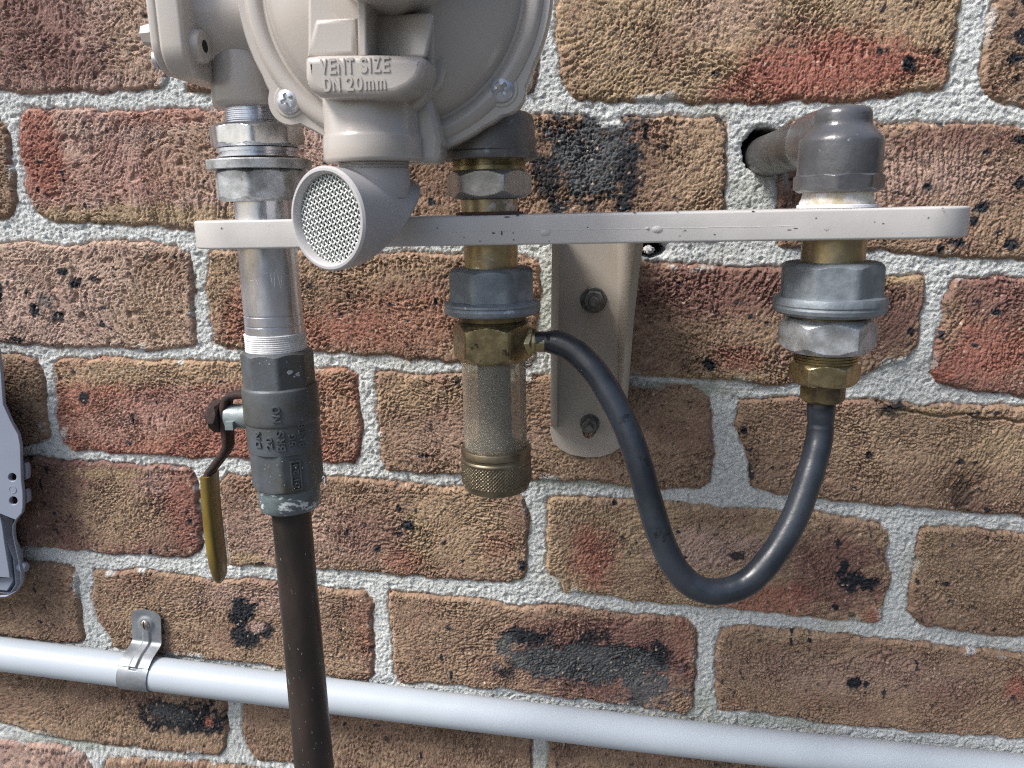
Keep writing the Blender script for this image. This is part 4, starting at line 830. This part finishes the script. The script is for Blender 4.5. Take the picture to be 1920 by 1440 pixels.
# hooded vent elbow
al = math.radians(27); ao = Vector((-math.sin(al), -math.cos(al), 0)); RB = 92*(DW-DV-.02)/FPX*1.06
cpt = Vector(P(612, 411, DV+.020))
ve = MB().add(thread(VA, 300, 322, 132, 4, .0006), Tv).add(VA.lathe([(372, 118), (350, 128), (330, 132), (318, 130), (316, 120)], n=80), Tv).obj('vent_neck', HOOD, G, ang=25)
Th = axis_T(cpt, ao); ex = Vector(Th.col[0][:3]); ey = Vector(Th.col[1][:3])
def hood():
    n = 96; V = []; Fc = []
    upv = Vector((0, 0, 1)); side = upv.cross(ao)
    Lt, Lb = .0500, .0085; rows = 22
    def ringp(rad, t): return [cpt+ao*t+(upv*math.cos(2*math.pi*i/n)+side*math.sin(2*math.pi*i/n))*rad for i in range(n)]
    rings = [ringp(RB-.0034, -.012), ringp(RB-.0032, -.0035), ringp(RB-.0026, -.0004), ringp(RB-.0018, .0004), ringp(RB-.0008, .0003), ringp(RB, -.0006)]
    for j in range(1, rows+1):
        u = j/rows; R = []
        for i in range(n):
            cs = math.cos(2*math.pi*i/n); sn = math.sin(2*math.pi*i/n); L = (Lt+Lb)/2+(Lt-Lb)/2*cs
            rad = RB*(1-.20*u*L/Lt)
            # end rounds off near the mitre
            e = max(0, (u-.94)/.06); rad *= 1-.05*e*e
            R.append(cpt-ao*(.0006+L*u)+(upv*cs+side*sn)*rad)
        rings.append(R)
    last = rings[-1]; cen = sum(last, Vector())/n
    for f, h in ((.90, .0012), (.7, .0022), (.4, .003), (.05, .003)):
        nrm = (-ao*1+Vector((0, 0, -1))*.9).normalized(); rings.append([cen+(p-cen)*f+nrm*h for p in last])
    for R in rings: V += R
    for j in range(len(rings)-1):
        for i in range(n): a = j*n+i; b = j*n+(i+1) % n; Fc.append([a, b, b+n, a+n])
    Fc.append([(len(rings)-1)*n+i for i in range(n)])
    return V, Fc
hd = MB().add(hood()).obj('vent_hood', HOOD, G, ang=38)
# seam line ring
sr = MB()
m = MB(); RS = RB-.0030; pt = .00172; Tw = Matrix(((0, 0, 0, 0),)*4)
upv = Vector((0, 0, 1)); side = upv.cross(ao); an = math.radians(-32); w1 = upv*math.sin(an)+side*math.cos(an); w2 = upv*math.cos(an)-side*math.sin(an); cw = cpt-ao*.0032
for (p_, q_, sg) in ((w1, w2, 1), (w2, w1, -1)):
    nn = int(RS/pt)
    for i in range(-nn, nn+1):
        o_ = i*pt; hl = math.sqrt(max(RS*RS-o_*o_, 0)); st = max(4, int(hl*2/(pt/4))); pl = []
        for j in range(st+1):
            s = -hl+2*hl*j/st; pl.append(cw+p_*s+q_*o_+ao*(.00034*math.cos(math.pi*s/pt)*(1 if i % 2 else -1)*sg))
        m.add(tube(pl, .00034, 6, cap=False))
m.obj('mesh_screen', WIRE, hd, ang=70)
MB().add(rev([(-.0125, RB-.0035), (-.0122, RB-.0035)], 48), axis_T(cpt, ao)).obj('hood_shade_disc', DARK, hd)  # dark disc that paints the shade of the hollow hood
# left inlet body, cover and socket
ax0 = P(400, -20, .150); zi = fc[2]-.002
Tx = axis_T((P(335, 0, .16)[0], -.150, zi), (1, 0, 0))
lx = fc[0]-.03-P(335, 0, .16)[0]
m = MB().add(rev([(0, .0262), (.004, .0252), (.010, .0225), (.016, .0212), (lx, .0208)], 96), Tx)
TL = AL.T(); m.add(AL.lathe([(205, 130), (204, 142), (200, 147), (194, 149), (110, 150), (98, 147), (90, 138), (84, 120), (0, 110)], n=96), TL)
m.obj('inlet_body', BEIGE, G, ang=40)
def sqplate(hy, hz, cr, n=8):
    o = []
    for (sy, sz, a0) in ((1, 1, 0), (-1, 1, 90), (-1, -1, 180), (1, -1, 270)):
        for i in range(n+1): a = math.radians(a0+90*i/n); o.append((sy*(hy-cr)+cr*math.cos(a), sz*(hz-cr)+cr*math.sin(a)))
    return o
def xplate(outl, x0, x1, yc, zc_, bev=.0012):
    me = plate([outl], 0, x1-x0, bev, 4)   # XZ plane, thickness along +Y? -> rotate so thickness runs along X
    me.transform(Matrix.Translation(((x0+x1)/2, yc, zc_))@Matrix(((0, 1, 0, -(x1-x0)/2), (1, 0, 0, 0), (0, 0, 1, 0), (0, 0, 0, 1)))); return me
xn = P(345, 60, .182)[0]; xm = P(296, 60, .182)[0]; xo = P(272, 40, .18)[0]
fl_ = link('cover_flange', xplate(sqplate(.033, .0285, .012), xm, xn, -.150, zi, .002), BEIGE, G, ang=45)
cvp = link('cover_plate', xplate(sqplate(.0315, .027, .012), xo+.0015, xm+.0001, -.150, zi, .0018), BEIGE, G, ang=45)
for (yy, dz) in ((.022, -.019), (-.024, -.0205)):
    MB().add(rev([(0, .0042), (.0018, .004), (.0028, .002)], 28), axis_T((xo+.0015, -.150+yy, zi+dz), (-1, 0, 0))).obj('cover_screw', SCREW, cvp)
c1 = P(283, 66, .176)
MB().add(rev([(0, .0052), (.0030, .0046), (.0050, .0042), (.0054, .0036)], 8), axis_T((xo+.002, -.176, c1[2]), (-1, 0, 0))).obj('tab', BEIGE, cvp, ang=30)
c2 = P(360, 90, .170)
hb = MB().add(rev([(-.002, .0075), (.0032, .0066), (.0036, .006), (.0036, .0026)], 32, cap=False), axis_T((xn, -.172, c2[2]), (1, 0, 0))).obj('screw_boss', BEIGE, fl_)
MB().add(rev([(0, .0024), (.0037, .0024)], 20), axis_T((xn, -.172, c2[2]), (1, 0, 0))).obj('hole', DARK, hb)  # solid dark plug, the shade of a hole put into its colour
# outlet boss behind the housing
TM = AM.T()
MB().add(AM.lathe([(216, 100), (214, 108), (200, 112), (190, 118), (180, 140), (172, 160), (160, 172), (140, 176), (-60, 176)], n=80), TM).obj('outlet_boss', BEIGE, G, ang=50)

# ------------------------------------------------------------------ conduit + saddle
cpx = [(-330, 1186), (0, 1226), (320, 1267), (640, 1307), (960, 1346), (1280, 1384), (1600, 1418), (1920, 1450), (2330, 1489)]
RC = .0125; DC = RC+.0035
cc = spline([P(x, y, DC) for x, y in cpx], 12)
co_ = link('conduit', mesh(*tube(cc, RC, 48)), WHITE, None, ang=60)
tag(co_, 'straight white plastic conduit sloping across the bottom of the brick wall', 'conduit')
s0 = Vector(P(264, 1260, DC)); cdir = (Vector(P(500, 1290, DC))-Vector(P(100, 1239, DC))).normalized(); cup = Vector((0, -1, 0)).cross(cdir).normalized()
if cup.z < 0: cup = -cup
S = thing('pipe_saddle', (s0.x, 0, s0.z-.015), 'stamped zinc half saddle screwed to the brick, strapped over the white conduit', 'pipe clip')
def saddle():
    prof = []  # (up, out)
    yb = .0052
    top = .0470
    for i in range(15): prof.append((top-(top-.0215)*i/14, yb))
    Ro = RC+.0010
    for a in np.linspace(math.radians(58), math.radians(-92), 30): prof.append((Ro*math.sin(a), DC+Ro*math.cos(a)))
    prof.insert(15, (.0195, yb+.0006)); prof.insert(16, (.0172, yb+.0040)); prof.insert(17, (.0148, DC+.0020)); 
    prof.append((-.0145, .009)); prof.append((-.0165, .0052)); prof.append((-.024, .0048))
    pf = spline([(a, b, 0) for a, b in prof], 2); W = .0118; nu = 40; V = []; Fc = []
    arc = [0]
    for a, b in zip(pf[:-1], pf[1:]): arc.append(arc[-1]+np.linalg.norm(b-a))
    def norm(i): t = pf[min(i+1, len(pf)-1)]-pf[max(i-1, 0)]; return np.array((-t[1], t[0]))/np.hypot(t[0], t[1])
    for side in (0, 1):
        for i, q in enumerate(pf):
            nv_ = norm(i); s = arc[i]; w_ = W
            for j in range(nu+1):
                u = -1+2*j/nu; up = q[0]
                # rounded top corners
                lim = .0100; cut = max(0, abs(u)*W-(W-lim)) ; drop = lim-math.sqrt(max(lim*lim-cut*cut, 0)); drop *= .55
                if i <= 8: up = q[0]-drop*(1-i/9)
                bump = 0
                x = u*W; r2 = math.hypot(x, (s-.0115)/1.0)
                bump = .0014*ss(.0072, .0045, np.array(r2))          # dimple boss round the screw
                rb_ = .0013*float(ss(.0036, .0022, np.array(abs(x)))*ss(.010, .013, np.array(s))*ss(.0520, .0500, np.array(s)))
                e = max(float(bump), rb_)+(.0009 if side else 0)
                sg = 1
                p = s0*1.0; off = (cdir*x)+cup*(up+sg*(-nv_[0])*-e)+Vector((0, -1, 0))*(0)
                oy = q[1]+abs(nv_[1])*e if i < 30 else q[1]+nv_[1]*e*(1 if nv_[1] > 0 else 1)
                nvv = nv_ if nv_[1] >= 0 or i > 40 else -nv_
                off = cdir*x+cup*(up+nvv[0]*e)
                V.append((s0.x+off.x, -(q[1]+nvv[1]*e), s0.z+off.z))
    m = len(pf); k = nu+1
    for sd_ in (0, 1):
        o = sd_*m*k
        for i in range(m-1):
            for j in range(nu): a = o+i*k+j; Fc.append([a, a+1, a+k+1, a+k])
    o = m*k
    for i in range(m-1): Fc.append([i*k, (i+1)*k, o+(i+1)*k, o+i*k]); Fc.append([i*k+nu, o+i*k+nu, o+(i+1)*k+nu, (i+1)*k+nu])
    for j in range(nu): Fc.append([j, o+j, o+j+1, j+1])
    return V, Fc
MB().add(saddle()).obj('strap', ALU, S, ang=45)
cs = s0+cup*(.0470-.0115); screwhead((cs.x, 0, cs.z), .0072, .0038, .0024, 'slot', .1).obj('screw', mat('old_screw', (.45, .42, .38), (.25, .22, .2), scale=300, rough=.4, metal=.8), S, ang=50)

# ------------------------------------------------------------------ plastic housing at the left edge
DP = .026
K = thing('plastic_housing', P(-60, 1100, 0), 'blue grey plastic housing edge with two round holes at the left edge of the photo', 'utility box')
ol = [(-330, 560), (-6, 640), (2, 700), (6, 758), (20, 790), (34, 815), (38, 835), (39, 868), (40, 900), (43, 925), (43, 950), (41, 962), (30, 975), (25, 985), (25, 1003), (33, 1040), (40, 1075), (40, 1095), (30, 1110), (12, 1120), (-6, 1121), (-330, 1100)]
win = [(-330, 940), (-2, 960), (4, 985), (9, 1020), (17, 1070), (19, 1084), (-330, 1070)]
def ell(cx, cy, a, b, n=28): return [(cx+a*math.cos(2*math.pi*i/n), cy+b*math.sin(2*math.pi*i/n)) for i in range(n)]
link('front_plate', plate([pxz(ol, DP), pxz(win, DP), pxz(ell(23, 895, 7.4, 7.4), DP), pxz(ell(25, 939, 7.6, 7.6), DP)], -(DP-.003), -DP, .0006), CAB, K, ang=40)
ring = MB().add(rev([(-.0002, .0029), (.00025, .0028), (.0003, .0025), (.0001, .0024)], 28), Tout(P(24, 918, DP), DP)).obj('moulding_mark', CAB, K)
bx = [(-330, 600), (-20, 690), (-8, 800), (6, 830), (8, 1000), (26, 1040), (31, 1090), (20, 1108), (-330, 1090)]
bxo = [(x+8, y) for x, y in bx]
link('side_wall', plate([pxz(bxo, .018), pxz([(x-6, y+(4 if y < 900 else -6)) for x, y in bxo], .018)], -.013, -(DP-.0032), .0005), CAB, K, ang=40)
link('back', plate([pxz([(x-34, y) for x, y in bx], .012)], -.003, -.0135, .0005), CABD, K, ang=40)
for (x0, y0, x1, y1) in ((36, 869, 52, 904), (38, 918, 53, 948)):
    mid = (y0+y1)/2
    link('clip', plate([pxz([(x0, y0+6), (x0+3, y0+1), (x1-5, y0), (x1-1, y0+6), (x1, mid+4), (x1-1, y1-6), (x0+2, y1)], .021)], -.017, -.0215, .0009), CAB, K, ang=40)
kb = P(44, 1063, .018); MB().add(rev([(-.004, .0038), (.0015, .0038), (.003, .0028), (.0035, .001)], 24), axis_T((kb[0], -.018, kb[2]), (1, 0, -.15))).obj('peg', CAB, K)

# ------------------------------------------------------------------ pale crumb in the hole
cr_ = P(1216, 468, .0035); V, Fc = rev([(-.0025, .0004), (-.0018, .0019), (-.0004, .0026), (.0010, .0023), (.0020, .0013), (.0024, .0002)], 18)
V = [Vector(v)*(1+.22*math.sin(i*1.9)+.12*math.sin(i*5.3)) for i, v in enumerate(V)]
o = link('mortar_crumb', mesh([(cr_[0]+v.x*1.35, cr_[1]+v.y*.8, cr_[2]+v.z) for v in V], Fc), CRUMB, None, smooth=True)
tag(o, 'small pale crumb of mortar lodged in the dark hole right of the channel', 'debris')
